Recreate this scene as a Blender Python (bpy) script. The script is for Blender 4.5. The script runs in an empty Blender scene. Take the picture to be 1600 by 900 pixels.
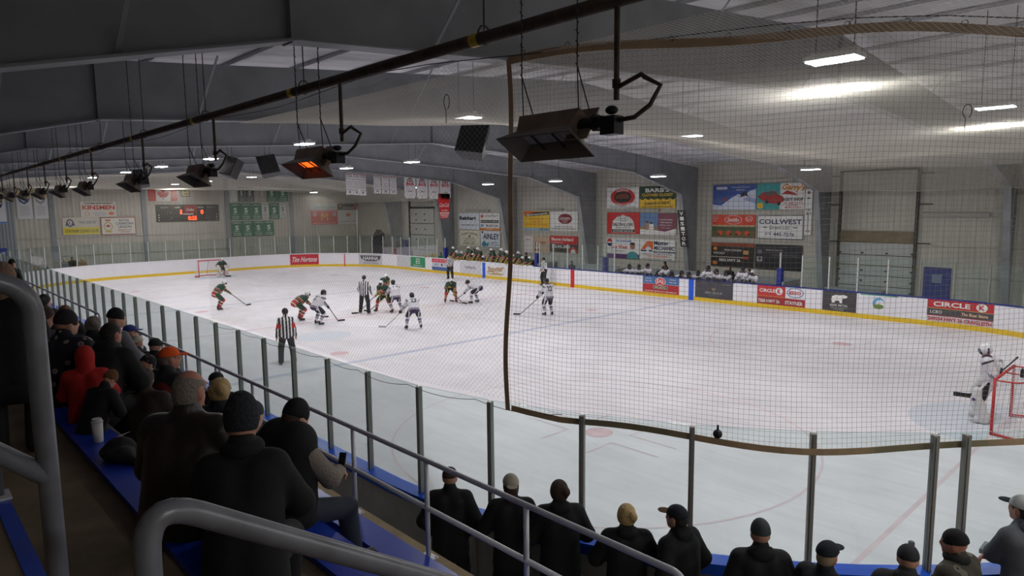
import bpy, math, random
import numpy as np
from mathutils import Vector, Matrix
random.seed(7); RNG = np.random.default_rng(7)
sc = bpy.context.scene
COL = sc.collection
PI = math.pi
R = math.radians

# ------------------------------------------------------------------ camera, world, exposure
CAMP = (27.8206, -18.1766, 5.0273)
YAW, PIT, ROL, FPX = .8183, -.1202, -.0102, 1058.84
def make_camera():
    d = Vector((-math.sin(YAW)*math.cos(PIT), math.cos(YAW)*math.cos(PIT), math.sin(PIT)))
    r = Vector((math.cos(YAW), math.sin(YAW), 0)); u = r.cross(d)
    r2 = r*math.cos(ROL)+u*math.sin(ROL); u2 = -r*math.sin(ROL)+u*math.cos(ROL)
    cd = bpy.data.cameras.new('camera'); co = bpy.data.objects.new('camera', cd); COL.objects.link(co)
    m = Matrix((r2, u2, -d)).transposed().to_4x4(); m.translation = Vector(CAMP)
    co.matrix_world = m
    cd.sensor_width = 36; cd.lens = FPX/1600*36; cd.clip_start = .05; cd.clip_end = 300
    sc.camera = co
make_camera()
w = bpy.data.worlds.new('world'); sc.world = w; w.use_nodes = True
w.node_tree.nodes['Background'].inputs[0].default_value = (.6, .68, .8, 1)
w.node_tree.nodes['Background'].inputs[1].default_value = .02
sc.view_settings.view_transform = 'Standard'; sc.view_settings.look = 'None'
sc.view_settings.gamma = 1; sc.view_settings.use_curve_mapping = False
sc.view_settings.exposure = EXPOSURE = -0.06
LAMP_W = 150.0          # flux of each high-bay fixture over the ice
sc.cycles.max_bounces = 8; sc.cycles.transparent_max_bounces = 40
sc.cycles.diffuse_bounces = 5; sc.cycles.glossy_bounces = 3
sc.cycles.sample_clamp_indirect = 4
sc.cycles.caustics_reflective = False; sc.cycles.caustics_refractive = False

# ------------------------------------------------------------------ materials
MATS = {}
def s2l(c):
    return tuple(((v/255)/12.92 if v/255 <= .04045 else ((v/255+.055)/1.055)**2.4) for v in c)+(1,)
def mat(name, rgb, rough=.6, metal=0, noise=0, nscale=4, bump=0, bscale=40, spec=.5, emit=None, estr=0, coat=0):
    if name in MATS: return MATS[name]
    m = bpy.data.materials.new(name); m.use_nodes = True; nt = m.node_tree; b = nt.nodes['Principled BSDF']
    b.inputs['Base Color'].default_value = s2l(rgb); b.inputs['Roughness'].default_value = rough
    b.inputs['Metallic'].default_value = metal; b.inputs['Specular IOR Level'].default_value = spec
    if coat: b.inputs['Coat Weight'].default_value = coat
    if emit: b.inputs['Emission Color'].default_value = s2l(emit); b.inputs['Emission Strength'].default_value = estr
    tc = nt.nodes.new('ShaderNodeTexCoord')
    if noise:
        n = nt.nodes.new('ShaderNodeTexNoise'); n.inputs['Scale'].default_value = nscale; n.inputs['Detail'].default_value = 6
        nt.links.new(tc.outputs['Object'], n.inputs['Vector'])
        mx = nt.nodes.new('ShaderNodeMix'); mx.data_type = 'RGBA'; mx.blend_type = 'MULTIPLY'; mx.inputs[0].default_value = 1
        mr = nt.nodes.new('ShaderNodeMapRange'); mr.inputs[1].default_value = .3; mr.inputs[2].default_value = .7
        mr.inputs[3].default_value = 1-noise; mr.inputs[4].default_value = 1+noise*.5
        nt.links.new(n.outputs['Fac'], mr.inputs[0])
        mx.inputs[6].default_value = s2l(rgb); nt.links.new(mr.outputs[0], mx.inputs[7]); nt.links.new(mx.outputs[2], b.inputs['Base Color'])
    if bump:
        n2 = nt.nodes.new('ShaderNodeTexNoise'); n2.inputs['Scale'].default_value = bscale; n2.inputs['Detail'].default_value = 4
        nt.links.new(tc.outputs['Object'], n2.inputs['Vector'])
        bp = nt.nodes.new('ShaderNodeBump'); bp.inputs['Strength'].default_value = bump; bp.inputs['Distance'].default_value = .02
        nt.links.new(n2.outputs['Fac'], bp.inputs['Height']); nt.links.new(bp.outputs[0], b.inputs['Normal'])
    MATS[name] = m; return m
def ribbed(name, rgb, axis, period, depth=.5, dark=.82, rough=.6):
    m = mat(name, rgb, rough, noise=.12, nscale=.7); nt = m.node_tree; b = nt.nodes['Principled BSDF']
    tc = nt.nodes.new('ShaderNodeTexCoord'); sp = nt.nodes.new('ShaderNodeSeparateXYZ'); nt.links.new(tc.outputs['Object'], sp.inputs[0])
    a = nt.nodes.new('ShaderNodeMath'); a.operation = 'MULTIPLY'; a.inputs[1].default_value = 2*PI/period; nt.links.new(sp.outputs[axis], a.inputs[0])
    c = nt.nodes.new('ShaderNodeMath'); c.operation = 'COSINE'; nt.links.new(a.outputs[0], c.inputs[0])
    p = nt.nodes.new('ShaderNodeMath'); p.operation = 'SMOOTH_MIN' if False else 'GREATER_THAN'; p.inputs[1].default_value = .86; nt.links.new(c.outputs[0], p.inputs[0])
    bp = nt.nodes.new('ShaderNodeBump'); bp.inputs['Strength'].default_value = depth; bp.inputs['Distance'].default_value = .03
    nt.links.new(c.outputs[0], bp.inputs['Height']); nt.links.new(bp.outputs[0], b.inputs['Normal'])
    old = b.inputs['Base Color'].links[0].from_socket
    mx = nt.nodes.new('ShaderNodeMix'); mx.data_type = 'RGBA'; mx.blend_type = 'MULTIPLY'
    nt.links.new(p.outputs[0], mx.inputs[0]); nt.links.new(old, mx.inputs[6]); mx.inputs[7].default_value = (dark, dark, dark, 1)
    nt.links.new(mx.outputs[2], b.inputs['Base Color'])
    return m
def glass_mat(name, tint, refl=.06):
    if name in MATS: return MATS[name]
    m = bpy.data.materials.new(name); m.use_nodes = True; nt = m.node_tree; nt.nodes.clear()
    o = nt.nodes.new('ShaderNodeOutputMaterial'); t = nt.nodes.new('ShaderNodeBsdfTransparent'); t.inputs[0].default_value = tint+(1,)
    g = nt.nodes.new('ShaderNodeBsdfGlossy'); g.inputs['Roughness'].default_value = .03
    lw = nt.nodes.new('ShaderNodeLayerWeight'); lw.inputs[0].default_value = .25
    mr = nt.nodes.new('ShaderNodeMapRange'); mr.inputs[3].default_value = refl*.3; mr.inputs[4].default_value = .35
    nt.links.new(lw.outputs['Fresnel'], mr.inputs[0])
    mx = nt.nodes.new('ShaderNodeMixShader'); nt.links.new(mr.outputs[0], mx.inputs[0]); nt.links.new(t.outputs[0], mx.inputs[1]); nt.links.new(g.outputs[0], mx.inputs[2])
    nt.links.new(mx.outputs[0], o.inputs[0]); MATS[name] = m; return m
def banded(name, base, bands, rough=.75, mod=None, bump=.3):
    """cloth in colour bands along an attribute of the figure's own shape (0 = across, 1 = up the torso, 2 = down the limb)"""
    if name in MATS: return MATS[name]
    m = mat(name, base, rough, bump=bump, bscale=18); nt = m.node_tree; b = nt.nodes['Principled BSDF']
    at = nt.nodes.new('ShaderNodeAttribute'); at.attribute_name = 'bp'; sp = nt.nodes.new('ShaderNodeSeparateXYZ'); nt.links.new(at.outputs['Vector'], sp.inputs[0])
    cur = None
    for (cmp_, lo, hi, rgb) in bands:
        src = sp.outputs[cmp_]
        if mod and cmp_ == 0:
            q = nt.nodes.new('ShaderNodeMath'); q.operation = 'PINGPONG'; q.inputs[1].default_value = mod; nt.links.new(src, q.inputs[0]); src = q.outputs[0]
        g = nt.nodes.new('ShaderNodeMath'); g.operation = 'GREATER_THAN'; g.inputs[1].default_value = lo; nt.links.new(src, g.inputs[0])
        l = nt.nodes.new('ShaderNodeMath'); l.operation = 'LESS_THAN'; l.inputs[1].default_value = hi; nt.links.new(src, l.inputs[0])
        a = nt.nodes.new('ShaderNodeMath'); a.operation = 'MULTIPLY'; nt.links.new(g.outputs[0], a.inputs[0]); nt.links.new(l.outputs[0], a.inputs[1])
        mx = nt.nodes.new('ShaderNodeMix'); mx.data_type = 'RGBA'; nt.links.new(a.outputs[0], mx.inputs[0])
        if cur is None: mx.inputs[6].default_value = s2l(base)
        else: nt.links.new(cur, mx.inputs[6])
        mx.inputs[7].default_value = s2l(rgb); cur = mx.outputs[2]
    nt.links.new(cur, b.inputs['Base Color']); return m

# ------------------------------------------------------------------ tagging and mesh building
def tag(o, label=None, cat=None, group=None, kind=None):
    if label: o['label'] = label
    if cat: o['category'] = cat
    if group: o['group'] = group
    if kind: o['kind'] = kind
    return o
def empty(name, loc, rz=0, label=None, cat=None, group=None):
    o = bpy.data.objects.new(name, None); COL.objects.link(o); o.location = loc; o.rotation_euler = (0, 0, rz)
    o.empty_display_size = .2
    return tag(o, label, cat, group)
def dup(root, loc=None, rz=None, label=None, group=None, delta=None):
    r = root.copy(); COL.objects.link(r)
    if loc is not None: r.location = loc
    if delta is not None: r.location = Vector(root.location)+Vector(delta)
    if rz is not None: r.rotation_euler = (0, 0, rz)
    if label: r['label'] = label
    if group: r['group'] = group
    for ch in list(root.children):
        c = ch.copy(); COL.objects.link(c); c.parent = r
        for g in list(ch.children):
            d = g.copy(); COL.objects.link(d); d.parent = c
    return r
class MB:
    def __init__(s, f=None): s.v = []; s.f = []; s.mi = []; s.map = f; s.smooth = False
    def add(s, vs, fs, m=0):
        n = len(s.v); s.v += [tuple(v) for v in vs]; s.f += [tuple(i+n for i in q) for q in fs]; s.mi += [m]*len(fs)
    def box(s, x0, y0, z0, x1, y1, z1, m=0):
        vs = [(x, y, z) for z in (z0, z1) for y in (y0, y1) for x in (x0, x1)]
        s.add(vs, [(0, 2, 3, 1), (4, 5, 7, 6), (0, 1, 5, 4), (2, 6, 7, 3), (0, 4, 6, 2), (1, 3, 7, 5)], m)
    def prism(s, poly, h0, h1, ax='z', m=0):
        """extrude a 2D outline between h0 and h1 along an axis"""
        def P(a, b, h): return (a, b, h) if ax == 'z' else ((a, h, b) if ax == 'y' else (h, a, b))
        n = len(poly); vs = [P(a, b, h0) for a, b in poly]+[P(a, b, h1) for a, b in poly]
        s.add(vs, [tuple(range(n))[::-1], tuple(range(n, 2*n))]+[(i, (i+1) % n, n+(i+1) % n, n+i) for i in range(n)], m)
    def tube(s, pts, r, n=8, m=0, caps=True):
        pts = [Vector(p) for p in pts]; rs = r if hasattr(r, '__len__') else [r]*len(pts)
        vs = []; a = None
        for i, p in enumerate(pts):
            t = (pts[min(i+1, len(pts)-1)]-pts[max(i-1, 0)]).normalized()
            if a is None:
                a = t.cross(Vector((0, 0, 1)))
                if a.length < .1: a = t.cross(Vector((1, 0, 0)))
            else:
                a = a-t*a.dot(t)
                if a.length < 1e-4: a = t.cross(Vector((.3, .5, .8)))
            a.normalize(); b = t.cross(a)
            vs += [p+(a*math.cos(2*PI*k/n)+b*math.sin(2*PI*k/n))*rs[i] for k in range(n)]
        fs = [(i*n+k, i*n+(k+1) % n, (i+1)*n+(k+1) % n, (i+1)*n+k) for i in range(len(pts)-1) for k in range(n)]
        if caps: fs += [tuple(range(n))[::-1], tuple((len(pts)-1)*n+k for k in range(n))]
        s.add(vs, fs, m)
    def bar(s, a, b, w, t, m=0, side=None):
        a, b = Vector(a), Vector(b); d = (b-a).normalized(); u = Vector(side) if side else d.cross(Vector((0, 0, 1)))
        if u.length < .05: u = Vector((1, 0, 0))
        u = (u-d*u.dot(d)).normalized(); v = d.cross(u)
        vs = [p+u*i*w/2+v*j*t/2 for p in (a, b) for i, j in ((-1, -1), (1, -1), (1, 1), (-1, 1))]
        s.add(vs, [(3, 2, 1, 0), (4, 5, 6, 7)]+[(i, (i+1) % 4, 4+(i+1) % 4, 4+i) for i in range(4)], m)
    def disc(s, c, rx, ry, n=28, m=0, z=0):
        s.add([(c[0]+rx*math.cos(2*PI*k/n), c[1]+ry*math.sin(2*PI*k/n), z) for k in range(n)], [tuple(range(n))], m)
    def ell(s, c, r, n=12, m=0):
        vs = []; fs = []
        for i in range(n+1):
            for k in range(n*2):
                a = PI*i/n; b = PI*k/n
                vs.append((c[0]+r[0]*math.sin(a)*math.cos(b), c[1]+r[1]*math.sin(a)*math.sin(b), c[2]+r[2]*math.cos(a)))
        for i in range(n):
            for k in range(n*2): fs.append((i*2*n+k, (i+1)*2*n+k, (i+1)*2*n+(k+1) % (2*n), i*2*n+(k+1) % (2*n)))
        s.add(vs, fs, m)
    def build(s, name, mats, parent=None, origin=None, smooth=False, local=False):
        """parent: verts are given in world space unless local; with no parent the origin goes to the base"""
        if not isinstance(mats, (list, tuple)): mats = [mats]
        V = np.array([s.map(*v) if s.map else v for v in s.v], float)
        if parent is not None and not local: V = V-np.array(WLOC(parent))
        loc = (0, 0, 0)
        if parent is None and not local:
            if origin is None: origin = ((V[:, 0].min()+V[:, 0].max())/2, (V[:, 1].min()+V[:, 1].max())/2, V[:, 2].min())
            loc = origin; V = V-np.array(origin)
        me = bpy.data.meshes.new(name); me.from_pydata(V.tolist(), [], s.f); 
        for m in mats: me.materials.append(m)
        me.polygons.foreach_set('material_index', s.mi)
        if smooth: me.polygons.foreach_set('use_smooth', [True]*len(s.f))
        me.update(); o = bpy.data.objects.new(name, me); COL.objects.link(o); o.location = loc
        if parent is not None: o.parent = parent
        return o
def WLOC(o):
    v = Vector(o.location)
    while o.parent is not None: o = o.parent; v = v+Vector(o.location)
    return v
def struct(o): o['kind'] = 'structure'; return o

# text as flat mesh data
_T = {}
def text_mesh(s, bold=0.0):
    k = (s, bold)
    if k in _T: return _T[k]
    c = bpy.data.curves.new('t', 'FONT'); c.body = s; c.offset = bold; c.resolution_u = 2; c.fill_mode = 'FRONT'
    o = bpy.data.objects.new('t', c); COL.objects.link(o)
    bpy.context.view_layer.update()
    me = bpy.data.meshes.new_from_object(o.evaluated_get(bpy.context.evaluated_depsgraph_get()))
    v = np.array([x.co[:2] for x in me.vertices]) if len(me.vertices) else np.zeros((0, 2)); f = [tuple(p.vertices) for p in me.polygons]
    bpy.data.objects.remove(o); bpy.data.curves.remove(c); bpy.data.meshes.remove(me)
    if len(v): lo = v.min(0); hi = v.max(0); v = (v-(lo+hi)/2)/(hi-lo+1e-9)
    _T[k] = (v, f); return _T[k]
def put_text(mb, s, cx, cy, w, h, m=0, z=.004, bold=.01, shear=0, arc=0, rot=0):
    v, f = text_mesh(s, bold)
    vs = []
    for a, b in v:
        x = a*w+shear*b*h; y = b*h+arc*(1-4*a*a)*.5
        if rot: x, y = x*math.cos(rot)-y*math.sin(rot), x*math.sin(rot)+y*math.cos(rot)
        vs.append((cx+x, cy+y, z))
    mb.add(vs, f, m)

# ------------------------------------------------------------------ smooth bodies: distance field -> surface net
def sdf_mesh(prims, res, k=.03, clips=()):
    lo = np.full(3, 1e9); hi = -lo
    for p in prims:
        if p[0] == 'c': a, b, ra, rb = map(np.asarray, p[1:5]); l = np.minimum(a-ra, b-rb); h = np.maximum(a+ra, b+rb)
        else: c = np.asarray(p[1]); r = max(p[2]); l = c-r; h = c+r
        lo = np.minimum(lo, l); hi = np.maximum(hi, h)
    lo = lo-3*res; n = np.ceil((hi+3*res-lo)/res).astype(int)+1
    D = np.full(n, 1.0); ax = [lo[i]+np.arange(n[i])*res for i in range(3)]
    for p in prims:
        if p[0] == 'c': a, b, ra, rb = [np.asarray(q, float) for q in p[1:5]]; l = np.minimum(a-ra, b-rb); h = np.maximum(a+ra, b+rb)
        else: c = np.asarray(p[1], float); rr = max(p[2]); l = c-rr; h = c+rr
        m = k+2.5*res; i0 = np.maximum(((l-m-lo)/res).astype(int), 0); i1 = np.minimum(((h+m-lo)/res).astype(int)+2, n)
        sl = tuple(slice(i0[i], i1[i]) for i in range(3))
        X, Y, Z = np.meshgrid(ax[0][sl[0]], ax[1][sl[1]], ax[2][sl[2]], indexing='ij')
        if p[0] == 'c':
            ba = b-a; q = ba@ba+1e-12
            t = np.clip(((X-a[0])*ba[0]+(Y-a[1])*ba[1]+(Z-a[2])*ba[2])/q, 0, 1)
            d = np.sqrt((X-a[0]-t*ba[0])**2+(Y-a[1]-t*ba[1])**2+(Z-a[2]-t*ba[2])**2)-(ra+(rb-ra)*t)
        else:
            M = np.asarray(p[3]) if len(p) > 3 and p[3] is not None else np.eye(3); r = np.asarray(p[2], float)
            dx, dy, dz = X-c[0], Y-c[1], Z-c[2]
            q = [(dx*M[0, i]+dy*M[1, i]+dz*M[2, i]) for i in range(3)]
            k0 = np.sqrt(sum((q[i]/r[i])**2 for i in range(3))); k1 = np.sqrt(sum((q[i]/r[i]**2)**2 for i in range(3)))+1e-9
            d = k0*(k0-1)/k1
        o = D[sl]
        if p[0] == 'sub': D[sl] = np.maximum(o, -d)
        else:
            hh = np.maximum(k-np.abs(o-d), 0)/k; D[sl] = np.minimum(o, d)-hh*hh*k*.25
    for (nx, c0) in clips:
        X, Y, Z = np.meshgrid(*ax, indexing='ij'); D = np.maximum(D, X*nx[0]+Y*nx[1]+Z*nx[2]-c0)
    S = D < 0
    c = [S[i:n[0]-1+i, j:n[1]-1+j, l:n[2]-1+l] for i in (0, 1) for j in (0, 1) for l in (0, 1)]
    tot = sum(q.astype(np.int8) for q in c); act = (tot > 0) & (tot < 8)
    idx = np.argwhere(act); num = -np.ones(act.shape, int); num[act] = np.arange(len(idx))
    P = np.zeros((len(idx), 3)); W = np.zeros(len(idx))
    for axn in range(3):
        oth = [q for q in range(3) if q != axn]
        for u in (0, 1):
            for v in (0, 1):
                off = np.zeros(3, int); off[oth[0]] = u; off[oth[1]] = v
                A = idx+off; B = A.copy(); B[:, axn] += 1
                da = D[tuple(A.T)]; db = D[tuple(B.T)]; cr = (da < 0) != (db < 0)
                t = np.where(cr, da/(da-db+1e-12), 0)
                pt = A.astype(float); pt[:, axn] += t
                P[cr] += pt[cr]; W[cr] += 1
    V = lo+P/W[:, None]*res
    F = []
    for axn in range(3):
        a1, a2 = (axn+1) % 3, (axn+2) % 3
        sl0 = [slice(None)]*3; sl1 = [slice(None)]*3; sl0[axn] = slice(0, -1); sl1[axn] = slice(1, None)
        E = S[tuple(sl0)] != S[tuple(sl1)]; e = np.argwhere(E)
        e = e[(e[:, a1] > 0) & (e[:, a2] > 0)]
        if not len(e): continue
        o1 = np.zeros(3, int); o1[a1] = 1; o2 = np.zeros(3, int); o2[a2] = 1
        lim = np.array(act.shape)-1
        g = lambda q: num[tuple(np.minimum(q, lim).T)]
        q = np.stack([g(e-o1-o2), g(e-o2), g(e), g(e-o1)], 1)
        fl = S[tuple(e.T)]; q = np.where(fl[:, None], q, q[:, ::-1])
        F.append(q[(q >= 0).all(1)])
    F = np.concatenate(F) if F else np.zeros((0, 4), int)
    return V, F
def np_obj(name, V, F, m, parent=None, attr=None, smooth=True):
    me = bpy.data.meshes.new(name)
    me.vertices.add(len(V)); me.vertices.foreach_set('co', np.asarray(V, np.float32).ravel())
    me.loops.add(F.size); me.loops.foreach_set('vertex_index', F.astype(np.int32).ravel())
    me.polygons.add(len(F)); k = F.shape[1]; me.polygons.foreach_set('loop_start', np.arange(len(F), dtype=np.int32)*k)
    me.materials.append(m)
    if smooth: me.polygons.foreach_set('use_smooth', np.ones(len(F), bool))
    me.update(calc_edges=True)
    if attr is not None:
        a = me.attributes.new('bp', 'FLOAT_VECTOR', 'POINT'); a.data.foreach_set('vector', np.asarray(attr, np.float32).ravel())
    o = bpy.data.objects.new(name, me); COL.objects.link(o)
    if parent is not None: o.parent = parent
    return o
# ------------------------------------------------------------------ lamps: three rows of high-bay fixtures hang from the frames
M_lens = mat('lamp_lens', (255, 255, 255), .5, emit=(245, 248, 255), estr=14)
M_lampbody = mat('lamp_body', (205, 205, 205), .5)
M_wire = mat('steel_wire', (70, 70, 72), .5, .6)
def roof_z(y): return 8.95-.085*abs(y+2.1)
ROWS = [(-8.6, 6.93, [31.6, 23.95, 16.2, 8.6, .9, -5.2, -11.0, -18.2, -25.5], 'near the stands'),
        (-1.25, 6.93, [31.4, 24.25, 17.1, 10.3, 3.6, -1.9, -6.8, -13.2, -20.6, -27.5], 'over the middle of the ice'),
        (9.1, 6.35, [30.6, 23.4, 16.08, 8.89, 2.24, -3.34, -10.6, -18.0, -25.6], 'over the player benches')]
def lamp(x, y, z, where):
    o = empty('high_bay_light', (x, y, z), 0, 'white twin-strip high-bay light hanging %s' % where, 'light', 'high-bay lights %s' % where)
    b = MB(); b.box(x-.34, y-.2, z, x+.34, y+.2, z+.06); b.box(x-.3, y-.07, z+.06, x+.3, y+.07, z+.12); b.build('housing', M_lampbody, o)
    for s in (-1, 1):
        b = MB(); b.box(x-.32, y+s*.1-.07, z-.02, x+.32, y+s*.1+.07, z-.001); b.build('lens', M_lens, o)
    for s in (-1, 1): b = MB(); b.tube([(x+s*.25, y, z+.12), (x+s*.25, y, roof_z(y)+.012)], .008, 4); b.build('suspension_rod', M_wire, o)
    ld = bpy.data.lights.new('high_bay_lamp', 'AREA'); ld.shape = 'RECTANGLE'; ld.size = .64; ld.size_y = .34
    ld.energy = LAMP_W*(.5 if x > 31 and y < -10 else 1); ld.color = (1, .985, .97); ld.spread = R(180)
    l = bpy.data.objects.new('lamp_glow', ld); COL.objects.link(l); l.parent = o; l.location = (0, 0, -.03)
ROWS.append((-16.9, 6.35, [31.2], 'over the near end steps, added as unseen fill light')); ROWS.append((-12.6, 6.35, [31.2], 'over the near end walkway, added as unseen fill light'))  # two extra lamps added out of view behind the camera to brighten the stands
for y, z, xs, wh in ROWS:
    for x in xs: lamp(x, y, z, wh)

# ------------------------------------------------------------------ the building
XW, XE, YN, YS = -32.0, 33.0, 17.0, -21.2
M_wall = ribbed('wall_panel_y', (190, 187, 176), 0, .3, .35, .86)
M_wallx = ribbed('wall_panel_x', (188, 182, 171), 1, .3, .35, .86)
M_greywall = ribbed('grey_panel', (132, 138, 144), 1, .2, .4, .8)
M_floor = mat('rubber_floor', (120, 119, 116), .8, noise=.2)
M_ceil = ribbed('roof_liner', (205, 206, 210), 0, .55, .6, .93)
M_steel = mat('frame_paint', (138, 142, 146), .55, noise=.2, nscale=1.2)
M_white = mat('white_board', (232, 231, 236), .35, noise=.03, nscale=2)
M_blue = mat('blue_paint', (20, 88, 214), .35)
M_dblue = mat('dark_blue', (30, 48, 132), .4)
M_alu = mat('aluminium', (120, 120, 122), .4, .7)
M_dark = mat('dark_metal', (30, 30, 32), .5, .3)
b = MB(); b.box(XW, YS, -.2, XE, YN, -.021); struct(b.build('floor', M_floor))
b = MB(); b.box(XW, YN, 0, XE, YN+.2, 7.4)
struct(b.build('wall_north', M_wall))
b = MB(); b.box(XW, YS-.2, 0, XE, YS, 7.4); struct(b.build('wall_south', M_wall))
for nm, x0, x1 in (('wall_west', XW-.2, XW), ('wall_east', XE, XE+.2)):
    b = MB(); b.prism([(YS, 0), (YN, 0), (YN, roof_z(YN)), (-2.1, 8.95), (YS, roof_z(YS))], x0, x1, 'x'); struct(b.build(nm, M_wallx))
b = MB()
b.prism([(YS-.2, roof_z(YS)), (-2.1, 8.97), (YN+.2, roof_z(YN)), (YN+.2, roof_z(YN)+.2), (-2.1, 9.2), (YS-.2, roof_z(YS)+.2)], XW-.2, XE+.2, 'x')
struct(b.build('ceiling', M_ceil))
for i, y in enumerate(list(np.arange(-20.2, 16.9, 1.55))):
    b = MB(); z = roof_z(y); b.box(XW, y-.03, z-.07, XE, y+.03, z+.01); struct(b.build('trim_%d' % (i+1), M_ceil))
# girts on the walls: horizontal rails
n = 40
for z in (1.7, 3.05, 4.62, 6.3):
    b = MB(); b.box(XW, YN-.06, z-.04, XE, YN-.001, z+.04); struct(b.build('trim_%d' % n, M_wall)); n += 1
    b = MB(); b.box(XW+.001, YS, z-.04, XW+.06, YN, z+.04); struct(b.build('trim_%d' % n, M_wallx)); n += 1
for y in (-8.53, -2.35, 4.19, 10.01):
    b = MB(); b.box(XW, y-.16, 0, XW+.12, y+.16, roof_z(y)-.02); struct(b.build('trim_%d' % n, M_steel)); n += 1
# the lower block that closes the far end of the stands
b = MB(); b.box(XW, YS, 0, -30.4, -11.0, 6.4); struct(b.build('wall_corner', M_greywall))
b = MB(); b.box(-30.4, -13.9, .9, -30.3, -11.6, 2.5); b.build('d', M_dblue); struct(bpy.data.objects['d']); bpy.data.objects['d'].name = 'door_4'
# lighter block wall panel behind the far corner signs
b = MB(); b.box(XW, 12.6, 0, XW+.1, 16.6, 3.35); struct(b.build('wall_block', mat('pale_block', (190, 187, 172), .7, noise=.08)))

# ---- tapered steel portal frames
PROF = [(-20.75, 0.), (-19.35, 5.62), (-15.05, 6.64), (-8.2, 7.08), (-2.1, 7.48), (4.6, 7.14), (10.7, 6.72), (15.15, 5.62), (16.3, 0.)]
FR = [29.02, 21.4, 13.78, 6.16, -1.46, -9.08, -16.7, -24.32]
FW = ['behind the camera', 'over the near goal crease', 'where the near end netting starts', 'over the visiting bench, beside the VISITOR board', 'over the penalty boxes', 'over the home bench', 'over the far blue line', 'over the far goal']
def flange_z(y):
    for (a, c), (d, e) in zip(PROF, PROF[1:]):
        if a <= y <= d: return c+(e-c)*(y-a)/(d-a)
    return 5.6
for x, wh in zip(FR, FW):
    o = empty('steel_frame', (x, -2.1, 0), 0, 'grey tapered steel portal frame '+wh, 'beam', 'tapered steel roof frames')
    out = [(YS+.02, 0.), (YS+.02, roof_z(YS)-.17), (-2.1, 8.78), (YN-.02, roof_z(YN)-.17), (YN-.02, 0.)]
    b = MB(); P = PROF
    Q = [(YS+.02, 0.), (YS+.02, roof_z(-19.35)-.2), (-15.05, roof_z(-15.05)-.17), (-8.2, roof_z(-8.2)-.17), (-2.1, 8.78), (4.6, roof_z(4.6)-.17), (10.7, roof_z(10.7)-.17), (YN-.02, roof_z(YN)-.2), (YN-.02, 0.)]
    for i in range(len(P)-1):
        for s in (-.01, .01):
            q = [(x+s, *P[i]), (x+s, *P[i+1]), (x+s, *Q[i+1]), (x+s, *Q[i])]; b.add(q if s > 0 else q[::-1], [(0, 1, 2, 3)])
    b.build('web', M_steel, o)
    b = MB()
    for i in range(len(P)-1): b.bar((x, *P[i]), (x, *P[i+1]), .26, .025, side=(1, 0, 0))
    b.build('lower_flange', M_steel, o)
    for yy in (16.05, -20.2): b = MB(); b.bar((x, yy+.4*(1 if yy > 0 else -1), 5.5), (x, yy-.9*(1 if yy > 0 else -1), 5.62), .2, .015, side=(1, 0, 0)); b.build('stiffener', M_steel, o)
    for yy, z0 in ((11, 6.7), (-15.1, 6.6), (-2.1, 7.48)): b = MB(); b.box(x-.1, yy-.01, z0, x+.1, yy+.01, roof_z(yy)-.18); b.build('stiffener', M_steel, o)
    for k, yy in enumerate((-18.3, -16.6, -13.4, -8.5, -4, 2.5, 6.5, 9.0, 10.6, 12.1, 13.5, 14.7)):
        for s in ((1, -1) if k % 3 == 0 else (1,)):
            b = MB(); z0 = flange_z(yy); b.bar((x+.06*s, yy, z0+.03), (x+1.0*s, yy+.1, roof_z(yy)-.17), .045, .008); b.build('brace', M_steel, o)

# ------------------------------------------------------------------ rink outline
RR, RL, RW = 8.5, 28.1, 13.0
ARC = RR*PI/2
SEG = [('l', 39.2), ('a', ARC), ('l', 9.0), ('a', ARC)]*2
TOT = 2*(39.2+9+2*ARC)
def loop(s, off=0.0):
    """point and outward normal on the rink outline, s metres on from the near straight's far end"""
    s %= TOT
    st = [(-19.6, -13.0, 0), (19.6, -4.5, 1), (28.1, -4.5, 0), (19.6, 4.5, 1), (19.6, 13.0, 0), (-19.6, 4.5, 1), (-28.1, 4.5, 0), (-19.6, -4.5, 1)]
    d0 = [0, -90, 90, 0, 180, 90, 270, 180]
    for i, (k, L) in enumerate(SEG):
        if s <= L or i == 7: break
        s -= L
    x, y, a = st[i]
    if not a:
        t = R(d0[i]); dx, dy = math.cos(t), math.sin(t); nx, ny = dy, -dx
        return (x+dx*s+nx*off, y+dy*s+ny*off, nx, ny)
    t = R(d0[i])+s/RR; return (x+(RR+off)*math.cos(t), y+(RR+off)*math.sin(t), math.cos(t), math.sin(t))
def ribbon(mb, s0, s1, o0, o1, z0, z1, m=0, step=.5, close=False):
    n = max(1, int(abs(s1-s0)/step)) if not (0) else 1
    ss = [s0+(s1-s0)*i/n for i in range(n+1)]; vs = []
    for s in ss:
        a = loop(s, o0); c = loop(s, o1); vs += [(a[0], a[1], z0), (c[0], c[1], z0), (c[0], c[1], z1), (a[0], a[1], z1)]
    fs = [(4*i+k, 4*i+(k+1) % 4, 4*i+4+(k+1) % 4, 4*i+4+k) for i in range(n) for k in range(4)]
    if not close: fs += [(3, 2, 1, 0), (4*n, 4*n+1, 4*n+2, 4*n+3)]
    mb.add(vs, fs, m)
M_ice = mat('ice', (234, 230, 235), .5, noise=.08, nscale=.8, spec=.3)
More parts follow.
